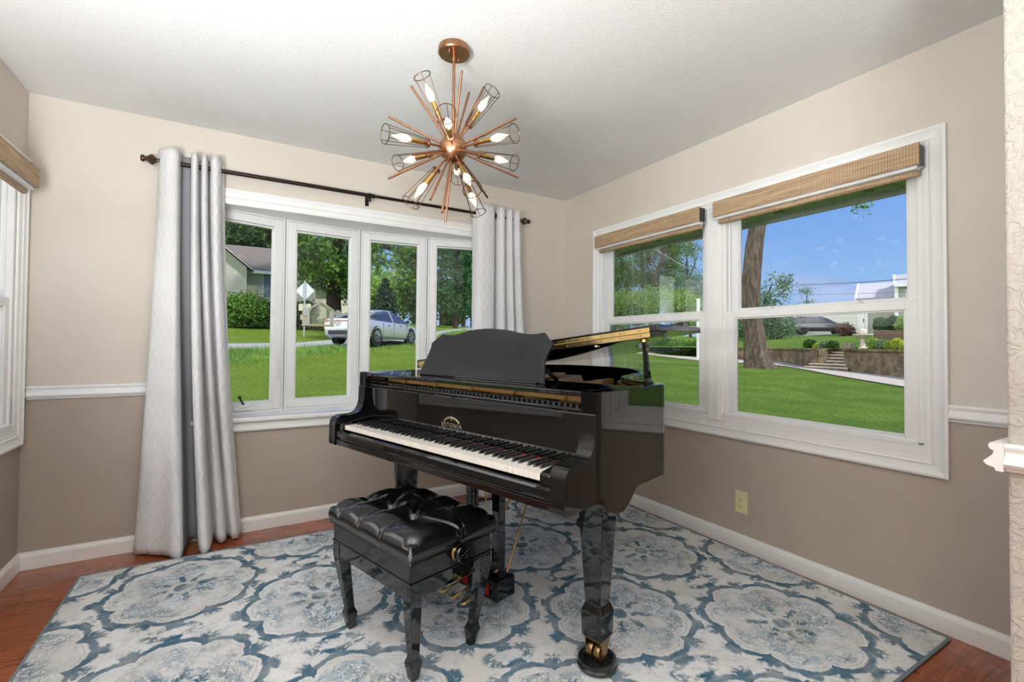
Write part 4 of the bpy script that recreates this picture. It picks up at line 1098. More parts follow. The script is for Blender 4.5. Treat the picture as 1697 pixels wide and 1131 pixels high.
# retaining wall, flight of steps and upper lawn
def block_mat():
    m = M('weathered_block', rough=.95, spec=.1); x, y, z = m.xyz()
    c = m.mix(m.noise(3, 4).step(.3, .7), lin(96, 84, 68), lin(140, 124, 100)); c = m.mix(m.noise(14, 3).step(.5, .75)*.6, c, lin(70, 62, 50)); m.color(c)
    m.bump(m.noise(10, 4, .7) + ((z/.16).fract().lt(.08))*-1, .7, .05); return m.mat
BLOCK = block_mat()
CONC = simple('pale_concrete', lin(188, 178, 162), .9, amt=.12, scale=9)
def zt_wall(p): return 1.06
wln = [Vector((p.x, p.y, 0)) for p in wl]
sa, sb = at(1354, 612, 23.3), at(1398, 616, 22.9)
sa = Vector((sa.x, sa.y, 0)); sb = Vector((sb.x, sb.y, 0)); ext = (sb-sa).normalized()*.3
def wall_run(name, label, pts):
    m = MB(); P2 = [Vector((p.x, p.y, 0)) for p in pts]; rings = []
    for i, p in enumerate(P2):
        t = (P2[min(i+1, len(P2)-1)]-P2[max(i-1, 0)]).normalized(); n = Vector((t.y, -t.x, 0))
        n = n if n.x > 0 else -n
        rings.append([(p.x, p.y, -.4), (p.x+n.x*.06, p.y+n.y*.06, 1.0), (p.x-n.x*.03, p.y-n.y*.03, 1.0), (p.x-n.x*.03, p.y-n.y*.03, 1.07), (p.x+n.x*.4, p.y+n.y*.4, 1.07), (p.x+n.x*.4, p.y+n.y*.4, -.4)])
    m.rings(rings); return struct(name, label, 'garden wall', m, BLOCK)
wall_run('retaining_wall', 'weathered block garden wall left of the steps', [wln[2], wln[3], sa])
wall_run('retaining_wall', 'weathered block garden wall right of the steps', [sb, wln[5], wln[6]])
t = (sb-sa).normalized(); n = Vector((-t.y, t.x, 0)); n = n if n.x > 0 else -n
st = struct('garden_steps', 'flight of pale concrete steps through the garden wall', 'steps')
zb0 = tz(sa.x, sa.y)
for k in range(7):
    q = n*(.32*k-.35); z1 = zb0+(1.07-zb0)*(k+1)/7
    m = MB(); m.prism([(p.x, p.y) for p in (sa+q-ext, sb+q+ext, sb+n*3.2+ext, sa+n*3.2-ext)], z1-.17, z1-.05, 'z'); m.prism([(p.x, p.y) for p in (sa+q-n*.03-ext, sb+q-n*.03+ext, sb+n*3.2+ext, sa+n*3.2-ext)], z1-.05, z1, 'z', m=1)
    m.build('step', [BLOCK, CONC], st)
for e_ in (sa, sb):
    o_ = ext.normalized()*(-.25 if e_ is sa else .25)
    m = MB().prism([(p.x, p.y) for p in (e_, e_+o_, e_+o_+n*2.4, e_+n*2.4)], -.3, 1.07, 'z'); m.build('side_wall', BLOCK, st)
wn = Vector((.935, -.354, 0))
def up_z(p):
    dd = min(max(0, (Vector((p.x, p.y, 0))-w).dot(wn)) for w in (wln[3], wln[5]))
    return 1.07 + .058*dd
m = MB(); vs = []; path = [wln[0]+(wln[0]-wln[1])*1.2] + wln + [wln[6]+(wln[6]-wln[5])*4]
path = spline(path, 40); nc = 14
nd = Vector((-(sb-sa).y, (sb-sa).x, 0)).normalized(); nd = nd if nd.x > 0 else -nd
for p in path:
    s_ = (p-sa).dot((sb-sa).normalized())/(sb-sa).length
    st0 = 2.25 if 0 <= s_ <= 1 else .2
    for j in range(nc+1):
        q = p + (nd*st0 if st0 > 1 else wn*.2) + wn*(75*(j/nc)**1.8); vs.append((q.x, q.y, 1.05+.058*75*(j/nc)**1.8))
m.add(vs, [(i*(nc+1)+j, i*(nc+1)+j+1, (i+1)*(nc+1)+j+1, (i+1)*(nc+1)+j) for i in range(len(path)-1) for j in range(nc)])
struct('upper_lawn', 'bright sloping lawn above the garden wall', 'lawn', m, GRASS2, smooth=180)
def upper(px, py, lo=18, hi=70):
    for r in np.linspace(lo, hi, 500):
        p = at(px, py, r); dd = min((Vector((p.x, p.y, 0))-w).dot(wn) for w in (wln[3], wln[4], wln[5]))
        if dd > .2 and p.z <= 1.05+.058*dd: return Vector((p.x, p.y, 1.05+.058*dd))
    p = at(px, py, hi); return p

# ------------------------------------------------------------------ plants
def leaves(cent, size, rng, flat=.0, droop=0):
    n = len(cent); d = rng.normal(size=(n, 3)); d[:, 2] *= (1-flat); d[:, 2] -= droop; d /= np.linalg.norm(d, axis=1)[:, None]
    e = rng.normal(size=(n, 3)); e -= d*(e*d).sum(1)[:, None]; e /= np.linalg.norm(e, axis=1)[:, None]
    s = size*(.6+.8*rng.random(n))[:, None]
    v = np.stack([cent-d*s*.5, cent+e*s*.3, cent+d*s*.5, cent-e*s*.3], 1).reshape(-1, 3)
    return v.tolist(), [(4*i, 4*i+1, 4*i+2, 4*i+3) for i in range(n)]
def blob(rng, c, rad, ncl, per, cr, shell=.55, clip=False):
    """leaf centres in clumps spread through an ellipsoid"""
    u = rng.normal(size=(ncl, 3)); u /= np.linalg.norm(u, axis=1)[:, None]; k = (shell+(1-shell)*rng.random(ncl))[:, None]
    cc = np.array(c)+u*k*np.array(rad)
    p = (cc[:, None, :]+rng.normal(size=(ncl, per, 3))*cr*(.6+.8*rng.random((ncl, 1, 1)))).reshape(-1, 3)
    if not clip: return p
    # shrubs: loose tips, kept from growing through their neighbours
    q = (p-np.array(c))/np.array(rad); r = np.linalg.norm(q, axis=1)[:, None]; lim = 1.22-.6*rng.random((len(p), 1))
    return np.where(r > lim, np.array(c)+(p-np.array(c))*lim/np.maximum(r, 1e-6), p)
def tree(name, label, cat, base, limbs, blobs, leaf, lsize, bark=BARK, group=None, seed=1, flat=0, droop=0):
    """limbs: list of (points rel. to base, radii); blobs: (centre rel., radii, clumps, per clump, clump radius)"""
    rng = np.random.default_rng(seed); t = thing(name, label, cat, base, 0, group)
    if limbs:
        m = MB()
        for pts, rr in limbs:
            P_ = spline(pts, 4); k = len(P_); m.tube(P_, [rr[0]+(rr[1]-rr[0])*(i/(k-1))**.7 for i in range(k)], 9)
        m.build('trunk', bark, t, smooth=60)
    if blobs:
        c = np.vstack([blob(rng, *b) for b in blobs]); m = MB(); m.add(*leaves(c, lsize, rng, flat, droop)); m.build('foliage', leaf, t)
    return t
def rel(base, px, py, r):
    p = at(px, py, r); return (p.x-base[0], p.y-base[1], p.z-base[2])
def gbase(px, r):
    p = at(px, 570, r); return Vector((p.x, p.y, tz(p.x, p.y)-.05))

# trees seen through the bow window
b = gbase(408, 46)
tree('oak_tree', 'broad dark oak rising behind the roof of the tan house', 'tree', b, [([(0, 0, 0), (0, 0, 6), rel(b, 407, 395, 46)], (.5, .4)), ([rel(b, 407, 400, 46), rel(b, 385, 372, 46)], (.3, .12)), ([rel(b, 407, 405, 46), rel(b, 440, 375, 46)], (.25, .1))],
     [(rel(b, 408, 362, 46), (5.5, 5, 3.4), 90, 90, .75), (rel(b, 385, 408, 47), (3.2, 3, 1.4), 30, 90, .6), (rel(b, 440, 404, 47), (2.6, 3, 1.6), 26, 90, .6)], LF_DARK, .34, BARKD, seed=2)
b = gbase(556, 28)
tree('oak_tree', 'tall leafy oak beside the street behind the silver car', 'tree', b,
     [([(0, 0, 0), rel(b, 553, 500, 28), rel(b, 556, 440, 28), rel(b, 560, 380, 28), rel(b, 565, 320, 28)], (.48, .26)), ([rel(b, 557, 430, 28), rel(b, 525, 425, 27), rel(b, 490, 432, 26)], (.16, .05)), ([rel(b, 560, 375, 28), rel(b, 612, 402, 24), rel(b, 648, 412, 22), rel(b, 672, 426, 21), rel(b, 700, 450, 20)], (.2, .05))],
     [(rel(b, 548, 330, 28), (3.6, 3.6, 2.4), 60, 80, .55), (rel(b, 575, 395, 28.5), (1.5, 1.6, 1.7), 26, 80, .42), (rel(b, 508, 398, 26), (1.1, 1.2, .8), 16, 70, .35), (rel(b, 560, 455, 27.5), (1.7, 1.4, .8), 22, 90, .38), (rel(b, 535, 450, 27), (1.3, 1.2, .5), 12, 80, .3), (rel(b, 580, 480, 28), (.8, 1.2, .6), 10, 80, .3),
      (rel(b, 640, 405, 22), (1.3, .8, .35), 16, 28, .26), (rel(b, 685, 420, 21), (.6, .7, .5), 12, 40, .24), (rel(b, 622, 432, 22), (.35, .5, .45), 7, 20, .18), (rel(b, 680, 458, 20.5), (.4, .4, .35), 9, 26, .16), (rel(b, 660, 438, 21), (.3, .4, .3), 5, 18, .15)], LF_OAK, .24, BARKD, seed=3)
b = gbase(637, 50); rng = np.random.default_rng(5); cen = []
hgt = rel(b, 637, 463, 50)[2]
for k in range(46):
    z = hgt*(k+.5)/46; rr = 1.95*(1-z/hgt)**.85+.05
    for q in range(14):
        a = rng.random()*2*PI; t = np.linspace(.15, 1, 9)[:, None]; cen.append(np.hstack([np.cos(a)*rr*t, np.sin(a)*rr*t, z-.22*t*rr*.6])+rng.normal(size=(9, 3))*.06)
t = thing('spruce_tree', 'dark blue-green conical spruce behind the silver car', 'tree', b)
m = MB().tube([(0, 0, 0), (0, 0, hgt)], [.16, .02], 8); m.build('trunk', BARKD, t)
m = MB(); m.add(*leaves(np.vstack(cen), .26, rng, .3)); m.build('foliage', LF_SPRUCE, t)
for i, (px, r, top, w, lb, lf) in enumerate(((622, 62, 446, 2.9, 'light green round tree left behind the dark spruce', LF_LIGHT), (668, 79, 450, 3.8, 'yellowish green tree right behind the dark spruce', LF_LIGHT), (694, 56, 458, 2.3, 'dark round tree at the right end of the third bow pane', LF_DARK), (600, 94, 430, 5.4, 'pale tree far behind the oak by the street', LF_GREY))):
    b = gbase(px, r); z = rel(b, px, top, r)[2]
    tree('round_tree', lb, 'tree', b, [([(0, 0, 0), (0, 0, z*.6)], (.25, .15))], [((0, 0, z*.62), (w, w, z*.36), 60, 70, .7)], lf, .38, BARKD, seed=20+i)
for i, (px, r, top, lb) in enumerate(((731, 53, 395, 'left pine of the dark grove in the right-hand bow pane'), (754, 41, 380, 'middle pine of the dark grove in the right-hand bow pane'), (783, 47, 400, 'right pine of the dark grove beside the right curtain'), (768, 61, 390, 'pine standing behind the others in the dark grove'), (815, 46, 390, 'pine of the dark grove hidden by the right curtain'))):
    if px > 800: continue
    b = gbase(px, r); z = rel(b, px, top, r)[2]; rng = np.random.default_rng(30+i); cen = []
    for k in range(34):
        zz = 1.3+(z-1.3)*(k+rng.random())/34; rr = (2.6-1.6*(zz/z))*(.75+.5*rng.random())
        for q in range(7):
            a = rng.random()*2*PI; tt = np.linspace(.2, 1, 10)[:, None]; cen.append(np.hstack([np.cos(a)*rr*tt, np.sin(a)*rr*tt, zz+.12*tt*rr])+rng.normal(size=(10, 3))*.16)
    t = thing('pine_tree', lb, 'tree', b, 0, 'pines of the grove')
    m = MB().tube([(0, 0, 0), (0, 0, z)], [.26, .05], 8); m.build('trunk', BARKD, t)
    m = MB(); m.add(*leaves(np.vstack(cen), .36, rng, .2)); m.build('foliage', LF_PINE, t)
def shrub(name, label, base, rad, leaf, ncl, per, lsize, group=None, seed=1, cr=.2, cat='shrub'):
    rng = np.random.default_rng(seed); t = thing(name, label, cat, base, 0, group)
    c = blob(rng, (0, 0, rad[2]*.8), (rad[0], rad[1], rad[2]*.9), ncl, per, cr, .4, True); c[:, 2] = np.maximum(c[:, 2], .05)
    m = MB(); m.add(*leaves(c, lsize, rng)); m.build('foliage', leaf, t)
    m = MB(); rr = np.random.default_rng(seed+99)
    for k in range(5): m.tube([(0, 0, 0), (rad[0]*.25*rr.normal(), rad[1]*.25*rr.normal(), rad[2])], [.03, .01], 5)
    m.build('stem', BARKD, t); return t
shrub('hedge_bush', 'large rounded green bush in front of the tan house', ground(412, 543, 22, 40), (1.9, 1.0, 1.05), LF_OAK, 120, 90, .13, seed=41, cr=.22)
shrub('hedge_bush', 'dark bush under the road sign at the end of the tan house', ground(503, 546, 22, 40), (.72, .7, .95), LF_DARK, 70, 80, .13, seed=42, cr=.2)
shrub('hedge_bush', 'low bright bush right of the road sign', ground(540, 548, 24, 44), (.38, .4, .34), LF_LIGHT, 36, 60, .13, seed=43)

for i, (px, r) in enumerate(((700, 69), (750, 69), (800, 69))):
    b = gbase(px, r); tree('thicket_bush', 'bush of the dark thicket behind the pine grove, %s from the left' % ('first', 'second', 'third')[i], 'bush', b, [], [((0, 0, 2.6), (1.5, 1.3, 2.9), 60, 70, .42)], LF_DARK, .42, BARKD, 'thicket behind the pines', seed=160+i)
for i, (px, r, w_, h_) in enumerate(((306, 60, 3.2, 10), (352, 84, 4.2, 11), (470, 92, 4.6, 11), (858, 80, 4.2, 10), (960, 72, 3.4, 10))):
    b = gbase(px, r); tree('far_tree', 'far tree of the wood closing the horizon, %s from the left' % ('first', 'second', 'third', 'fourth', 'fifth')[i], 'tree', b, [([(0, 0, 0), (0, 0, h_*.6)], (.3, .15))], [((0, 0, h_*.58), (w_, w_*.8, h_*.42), 60, 60, .8)], LF_OAK if i % 2 else LF_DARK, .5, BARKD, 'far trees closing the horizon', seed=200+i)
# tan house with a front gable
SID = M('tan_siding', lin(186, 178, 160), .7); z = SID.xyz()[2]; SID.bump((z/.11).fract(), .6, .02); SID.color(SID.mix((z/.11).fract().lt(.1), lin(222, 214, 196), lin(180, 172, 156))); SID = SID.mat
SHIN = M('grey_shingle', lin(112, 104, 102), .95, spec=.1); SHIN.color(SHIN.mix(SHIN.noise(9, 4, .7), lin(92, 86, 82), lin(132, 125, 119))); SHIN.bump(SHIN.noise(22, 3), .4, .03); SHIN = SHIN.mat
TRIM = simple('white_house_trim', lin(232, 230, 224), .6)
HGL = simple('dark_house_glass', lin(120, 138, 140), .1, amt=.3, scale=1.2)
hb = at(447, 545, 33); gz = tz(hb.x, hb.y)
va = math.atan2(ray(447, 545).x, ray(447, 545).y)
hs = thing('tan_house', 'tan sided house with grey shingle roof and a white-trimmed gable', 'house', (hb.x, hb.y, gz), -va)
s = 33/F*1.0
def hx(px): return (px-447)*.0416
zE = (567.5-461)*.0416+EYE-gz; zR = (567.5-426)*.0425+EYE-gz
x0h, x1h = hx(330), hx(516)
m = MB(); m.box(x0h, x1h-.25, .0, 7, -.5, zE); m.build('walls', SID, hs)
m = MB(); m.add([(x0h, -.45, zE-.08), (x1h, -.45, zE-.08), (x1h, 3.4, zR+.45), (x0h, 3.4, zR+.45), (x1h, 7.2, zE-.08), (x0h, 7.2, zE-.08)], [(0, 1, 2, 3), (3, 2, 4, 5)]); m.build('main_roof', SHIN, hs, solid=.12)
m = MB(); m.box(x0h, x1h, -.52, -.42, zE-.22, zE-.03); m.build('gutter', TRIM, hs)
ga, gb = hx(424), hx(330); gp = zE+1.55
m = MB(); m.prism([(ga-.3, -.5), (ga-.3, zE), ((ga+gb)/2, gp-.1), (gb, zE), (gb, -.5)], -1.2, .3, 'y'); m.build('front_gable', SID, hs)
m = MB()
for sgn, e0 in ((1, ga), (-1, gb)):
    c0 = (ga+gb)/2
    m.add([(e0, -1.5, zE-.12), (e0, 3, zE-.12), (c0, 3, gp), (c0, -1.5, gp)], [(0, 1, 2, 3)])
m.build('gable_roof', SHIN, hs, solid=.1)
m = MB()
for e0 in (ga, gb): m.bar((e0, -1.52, zE-.14), ((ga+gb)/2, -1.52, gp-.02), .04, .24, up=(0, 1, 0))
m.build('rake_board', TRIM, hs)
for px0, px1, yy in ((371, 390, -1.2), (438, 470, 0)):
    m = MB(); a, b2 = hx(px0), hx(px1); z0w, z1w = (567.5-500)*.0416+EYE-gz, (567.5-465)*.0416+EYE-gz
    m.box(a-.08, b2+.08, yy-.05, yy, z0w-.08, z1w+.08); fr = m.build('window', TRIM, hs)
    m = MB(); m.box(a, b2, yy-.06, yy-.051, z0w, z1w); m.build('window_glass', HGL, fr)
m = MB(); xa = hx(516); m.box(xa-.4, xa+2.2, 1.5, 5, -.5, zE-.7); m.build('side_wing', SID, hs)
m = MB(); m.add([(xa-.5, 1.0, zE-.75), (xa+2.5, 1.0, zE-.75), (xa+2.5, 3.4, zE+.3), (xa-.5, 3.4, zE+.3)], [(0, 1, 2, 3)]); m.build('wing_roof', SHIN, hs, solid=.1)

# road sign seen from behind, utility pole
STEEL = simple('galvanised_steel', lin(170, 172, 172), .45, .7)
SIGNB = simple('bare_sign_back', lin(220, 222, 224), .5, .1)
p = ground(504, 558, 20, 34); rr = math.hypot(p.x, p.y)
sg = thing('road_sign', 'diamond road sign seen from its bare back on a steel post', 'sign', p, -.5)
zc = at(504, 482, rr).z-p.z; zs = at(504, 503, rr).z-p.z
m = MB().box(-.03, .03, -.03, .03, -.1, zc+.5); m.build('post', STEEL, sg)
m = MB(); hd = .47; m.prism([(0, zc-hd), (hd*.98, zc), (0, zc+hd), (-hd*.98, zc)], .031, .035, 'y'); m.build('sign_plate', SIGNB, sg)
m = MB().box(-.30, .30, .031, .035, zs-.36, zs-.02); m.build('lower_plate', simple('tan_plate_back', lin(205, 200, 170), .6), sg)
WOODP = bark_mat('grey_pole_wood', lin(120, 104, 90), lin(150, 134, 118))
b = gbase(648, 70)
up = thing('utility_pole', 'bare wooden utility pole behind the spruce', 'pole', b)
m = MB().tube([(0, 0, 0), (0, 0, rel(b, 648, 441, 70)[2])], [.16, .10], 10); m.build('pole_shaft', WOODP, up)
m = MB().bar((-.5, 0, rel(b, 648, 448, 70)[2]), (.5, 0, rel(b, 648, 448, 70)[2]), .1, .1); m.build('cross_arm', WOODP, up)

# tall grass at the street edge in front of the car
rng = np.random.default_rng(77); vs = []; fs = []
NE = spline([(p.x, p.y, 0) for p in nearE], 30); carp = at(624, 571, 21.2); cart = math.radians(44)
for k in range(9000):
    f = rng.random()*(len(NE)-31)+15; i = int(f); p = NE[i].lerp(NE[i+1], f-i); d = p.normalized(); off = -abs(rng.normal())*1.1-.15
    q = p + d*off; z = tz(q.x, q.y)
    if abs((q.x-carp.x)*math.cos(cart)+(q.y-carp.y)*math.sin(cart)) < 2.75 and abs((q.y-carp.y)*math.cos(cart)-(q.x-carp.x)*math.sin(cart)) < 1.2: continue
    h = .10+.22*rng.random()*math.exp(-abs(off)*.7); a = rng.random()*2*PI; w = .012; ln = rng.normal()*.08
    o = len(vs); vs += [(q.x-math.cos(a)*w, q.y-math.sin(a)*w, z), (q.x+math.cos(a)*w, q.y+math.sin(a)*w, z), (q.x+ln, q.y+rng.normal()*.06, z+h)]; fs.append((o, o+1, o+2))
m = MB(); m.add(vs, fs); tag(m.build('tall_grass', LF_LIGHT), 'tufts of taller grass along the street edge', 'grass', None, 'stuff')

# ------------------------------------------------------------------ cars
TYRE = simple('tyre_rubber', lin(26, 26, 27), .8); RIM_ = simple('alloy_wheel', lin(176, 178, 180), .3, .8); RIMD = simple('dark_wheel', lin(46, 46, 48), .35, .6)
CGL = M('car_glass', lin(30, 36, 38), .03, coat=1); CGL.vary(4, .2); CGL = CGL.mat
REDL = simple('red_tail_lamp', lin(170, 26, 36), .2, coat=.8); LAMP = simple('clear_lamp', lin(225, 228, 230), .1, coat=.8); DARKP = simple('dark_car_plastic', lin(36, 37, 38), .6); CHROME = simple('chrome_strip', lin(210, 212, 214), .15, 1)
def car(name, label, loc, rz, paint, low, cab, wr, wx, rimm, strip=True):
    c = thing(name, label, 'car', loc, rz)
    rings = []
    for x, z0, z1, hw in low:
        h = [(hw*.90, z0), (hw*.99, z0+.10), (hw*1.0, (z0+z1)*.5), (hw*.985, z1-.16), (hw*.95, z1-.05), (hw*.80, z1)]
        rings.append([(x, y, z) for y, z in h]+[(x, -y, z) for y, z in h[::-1]])
    m = MB().rings(rings); m.build('body', paint, c, smooth=50)
    rings = [[(x, hb_, zb), (x, hb_*.3+ht*.72, zb+(zt-zb)*.6), (x, ht*1.02, zt-.03), (x, ht*.85, zt), (x, -ht*.85, zt), (x, -ht*1.02, zt-.03), (x, -(hb_*.3+ht*.72), zb+(zt-zb)*.6), (x, -hb_, zb)] for x, zb, zt, hb_, ht in cab]
    m = MB().rings(rings); m.build('windows', CGL, c, smooth=50)
    k0, k1 = 1, len(cab)-2; m = MB(); rings = []
    for x, zb, zt, hb_, ht in cab[k0:k1+1]: rings.append([(x, ht*1.05, zt-.06), (x, ht*.88, zt+.012), (x, 0, zt+.03), (x, -ht*.88, zt+.012), (x, -ht*1.05, zt-.06), (x, 0, zt-.02)])
    m.rings(rings)
    for s_ in (-1, 1):
        for i, j in ((k0, 0), (k1, len(cab)-1)):
            a, b_ = cab[i], cab[j]; m.bar((a[0], s_*a[4]*1.0, a[2]-.02), (b_[0], s_*b_[3]*.98, b_[1]+.02), .09, .05)
        for x in (cab[len(cab)//2][0]-.35,):
            a = cab[len(cab)//2]; m.bar((x, s_*a[4]*1.03, a[2]-.04), (x, s_*a[3]*1.0, a[1]), .07, .03)
    m.build('roof', paint, c, smooth=40)
    m = MB()
    for s_ in (-1, 1): m.tube([(cab[-1][0]+.02, s_*cab[-1][3]*1.0, cab[-1][1]+.03), (cab[0][0], s_*cab[0][3]*1.01, cab[0][1]+.03)], .012, 6)
    m.build('window_trim', CHROME if strip else DARKP, c)
    hwm = low[len(low)//2][3]
    for s_ in (-1, 1):
        for x in wx:
            m = MB(); m.lathe([(wr+.07, -.01), (wr+.07, .012)], (x, s_*(hwm-.02), wr), (0, s_, 0), 26, m=1)
            m.lathe([(wr*.62, -.20), (wr*.98, -.19), (wr, -.15), (wr, -.02), (wr*.97, .025), (wr*.70, .035), (wr*.66, .02), (wr*.64, -.05), (.01, -.05)], (x, s_*(hwm-.02), wr), (0, s_, 0), 26)
            wh = m.build('wheel', [TYRE, DARKP], c, smooth=40)
            m = MB(); yc = s_*(hwm+.012)
            m.lathe([(wr*.60, 0), (wr*.68, 0), (wr*.68, .012), (wr*.60, .012), (wr*.60, 0)], (x, yc-s_*.004, wr), (0, s_, 0), 26, cap=False)
            for k in range(5):
                a = 2*PI*k/5
                for da in (-.16, .16): m.bar((x, yc, wr), (x+math.cos(a+da)*wr*.64, yc, wr+math.sin(a+da)*wr*.64), .03, .03, up=(0, 1, 0))
            m.lathe([(.05, 0), (.05, .014)], (x, yc, wr), (0, s_, 0), 12); m.build('rim', rimm, wh)
    r0, r1 = low[1], low[0]
    m = MB(); z = r0[2]-.09
    m.box(r0[0]-.045, r0[0]+.02, -r0[3]*.86, r0[3]*.86, z-.03, z+.03)
    for s_ in (-1, 1): m.box(r0[0]-.04, r0[0]+.28, *sorted((s_*r0[3]*.70, s_*(r0[3]*.985+.015))), z-.06, z+.045)
    m.build('tail_lamp', REDL, c, bevel=.01)
    m = MB(); m.box(r1[0]-.03, r1[0]+.1, -.62, .62, r1[1]-.06, r1[1]+.10); m.build('rear_valance', DARKP, c, bevel=.02)
    m = MB(); m.box(r1[0]-.03, r1[0]+.02, -.26, .26, r1[1]+.16, r1[1]+.28); m.build('number_plate', LAMP, c)
    f1 = low[-2]; m = MB()
    for s_ in (-1, 1): m.box(f1[0]-.12, f1[0]+.03, *sorted((s_*f1[3]*.55, s_*f1[3]*1.0)), f1[2]-.16, f1[2]-.07)
    m.build('head_lamp', LAMP, c, bevel=.01)
    m = MB(); hm = low[len(low)//2]
    for s_ in (-1, 1):
        m.box(wx[0]+wr+.12, wx[1]-wr-.12, *sorted((s_*(hm[3]-.02), s_*(hm[3]+.006))), hm[1]+.06, hm[1]+.12)
    m.build('sill_strip', CHROME if strip else DARKP, c)
    m = MB()
    for s_ in (-1, 1):
        for x in (-.55, .42): m.box(x-.1, x+.1, *sorted((s_*hm[3]*.98, s_*(hm[3]*.99+.02))), hm[2]-.17, hm[2]-.14)
    m.build('door_handle', CHROME if strip else DARKP, c, bevel=.006)
    m = MB()
    for s_ in (-1, 1):
        for x in (-.12, .98 if strip else 1.1, -1.0): m.box(x-.004, x+.004, *sorted((s_*hm[3]*.97, s_*(hm[3]*1.0+.003))), hm[1]+.14, hm[2]-.08)
    m.build('door_seam', DARKP, c)
    m = MB()
    for s_ in (-1, 1): m.sphere((cab[-1][0]-.28, s_*(cab[-1][3]+.14), cab[-1][1]+.10), .1, 10, sc=(.8, 1, .7))
    m.build('side_mirror', DARKP if strip else paint, c, smooth=180)
    return c
SED_LOW = [(-2.45, .44, .80, .70), (-2.38, .34, 1.00, .85), (-2.1, .25, 1.04, .91), (-1.4, .2, 1.0, .93), (0, .2, .97, .93), (.9, .2, .95, .93), (1.5, .2, .88, .92), (2.1, .22, .78, .88), (2.38, .28, .68, .78), (2.46, .36, .58, .62)]
SED_CAB = [(-2.05, 1.01, 1.04, .74, .66), (-1.15, .97, 1.34, .82, .58), (-.3, .95, 1.45, .85, .60), (.25, .94, 1.44, .85, .60), (.7, .93, 1.29, .84, .62), (1.3, .91, .94, .80, .72)]
SUV_LOW = [(-2.5, .48, .98, .78), (-2.42, .38, 1.10, .93), (-1.8, .30, 1.13, .98), (0, .28, 1.11, .98), (1.2, .28, 1.08, .97), (1.9, .30, 1.02, .95), (2.38, .36, .90, .86), (2.5, .45, .76, .70)]
SUV_CAB = [(-2.44, 1.08, 1.12, .88, .80), (-2.15, 1.10, 1.62, .90, .72), (-1.5, 1.10, 1.72, .90, .74), (.1, 1.09, 1.71, .90, .74), (.6, 1.07, 1.52, .88, .74), (1.3, 1.04, 1.08, .85, .78)]
SILV = M('silver_paint', lin(206, 209, 211), .25, .55, coat=1); SILV.vary(2, .02); SILV = SILV.mat
GREYP = M('dark_grey_paint', lin(84, 84, 84), .25, .4, coat=1); GREYP.vary(2, .03); GREYP = GREYP.mat
WHITP = M('white_paint', lin(226, 228, 230), .3, 0, coat=1); WHITP.vary(2, .02); WHITP = WHITP.mat
p = at(624, 571, 21.2)
car('sedan_car', 'silver four door sedan parked on the street', (p.x, p.y, tz(p.x, p.y)+.03), math.radians(44), SILV, SED_LOW, SED_CAB, .34, (-1.45, 1.40), RIM_)
p = upper(1358, 556.5, 40, 60)
DRV = at(1358, 556, 49)
car('suv_car', 'dark grey sport utility car parked on the drive above the garden wall', (p.x, p.y, p.z+.12), math.radians(-58), GREYP, SUV_LOW, SUV_CAB, .37, (-1.45, 1.45), RIMD, False)
p = upper(1152, 556, 40, 60)
car('suv_car', 'white sport utility car glimpsed behind the raised piano lid', (p.x, p.y, p.z), math.radians(-40), WHITP, SUV_LOW, SUV_CAB, .37, (-1.45, 1.45), RIMD, False)

# ------------------------------------------------------------------ right-hand garden
b = ground(1262, 611, 14, 30); r = math.hypot(b.x, b.y)
tr = thing('oak_tree', 'thick furrowed tree trunk on the lawn left of the garden steps', 'tree', (b.x, b.y, b.z-.1))
m = MB(); pts = [(1262, 640), (1261, 612), (1253, 590), (1250, 560), (1246, 520), (1244, 480), (1247, 440), (1251, 400), (1257, 365), (1266, 300), (1272, 230), (1280, 150), (1285, 60)]; wd = [58, 50, 36, 32, 29, 28, 27, 26, 24.5, 23, 22, 20, 18]
mp = r/F*1.0*.5*math.cos(math.atan((1255-W/2)/F))
rings = []
for (px, py), w in zip(pts, wd):
    c = Vector(rel(b, px, py, r)); rad = w*mp; fl = max(0, (py-585)/40)
    rings.append([c+Vector((math.cos(a), math.sin(a), 0))*rad*(1+.10*math.sin(a*5+py*.01)*(1+fl*1.6)) for a in [2*PI*i/28 for i in range(28)]])
rings = [[p for p in q] for q in rings]
m.rings(rings[::-1]); m.build('trunk', BARK, tr, smooth=180)
rng = np.random.default_rng(8); q = rel(b, 1430, 338, r*.8); c = blob(rng, q, (.25, .25, .10), 6, 10, .07)
m = MB(); m.add(*leaves(c, .10, rng)); m.tube(spline([rel(b, 1285, 60, r), rel(b, 1380, 180, r*.85), rel(b, 1428, 334, r*.8)], 6), [.05]*1+[.04]*5+[.02]*6+[.006], 6)
m.build('foliage', LF_OAK, tr)
def back_tree(name, label, px, r, top, blobs, leaf, ls, trunk=None, seed=1, up_=True, bark=BARKD):
    p = at(px, 560, r); dd = min((Vector((p.x, p.y, 0))-w).dot(wn) for w in (wln[1], wln[3])); bz = 1.05+.058*max(0, dd) if up_ else tz(p.x, p.y)
    b = Vector((p.x, p.y, bz-.05)); limbs = []
    if trunk:
        for pts, rr in trunk: limbs.append(([rel(b, x, y, r) if (x, y) != (0, 0) else (0, 0, 0) for x, y in pts], rr))
    k = r/F
    bl = [(rel(b, x, y, r+dr), (w*k, w*k*.8, h*k), ncl, per, cr) for x, y, dr, w, h, ncl, per, cr in blobs]
    return tree(name, label, 'tree', b, limbs, bl, leaf, ls, bark, seed=seed)
back_tree('tall_tree', 'tall tree at the left edge of the left right-wall window', 1020, 56, 400, [(1014, 440, 0, 16, 75, 70, 80, .5), (1042, 455, 3, 12, 40, 26, 80, .4)], LF_OAK, .26, [([(0, 0), (1018, 480), (1016, 400)], (.3, .12))], 51)
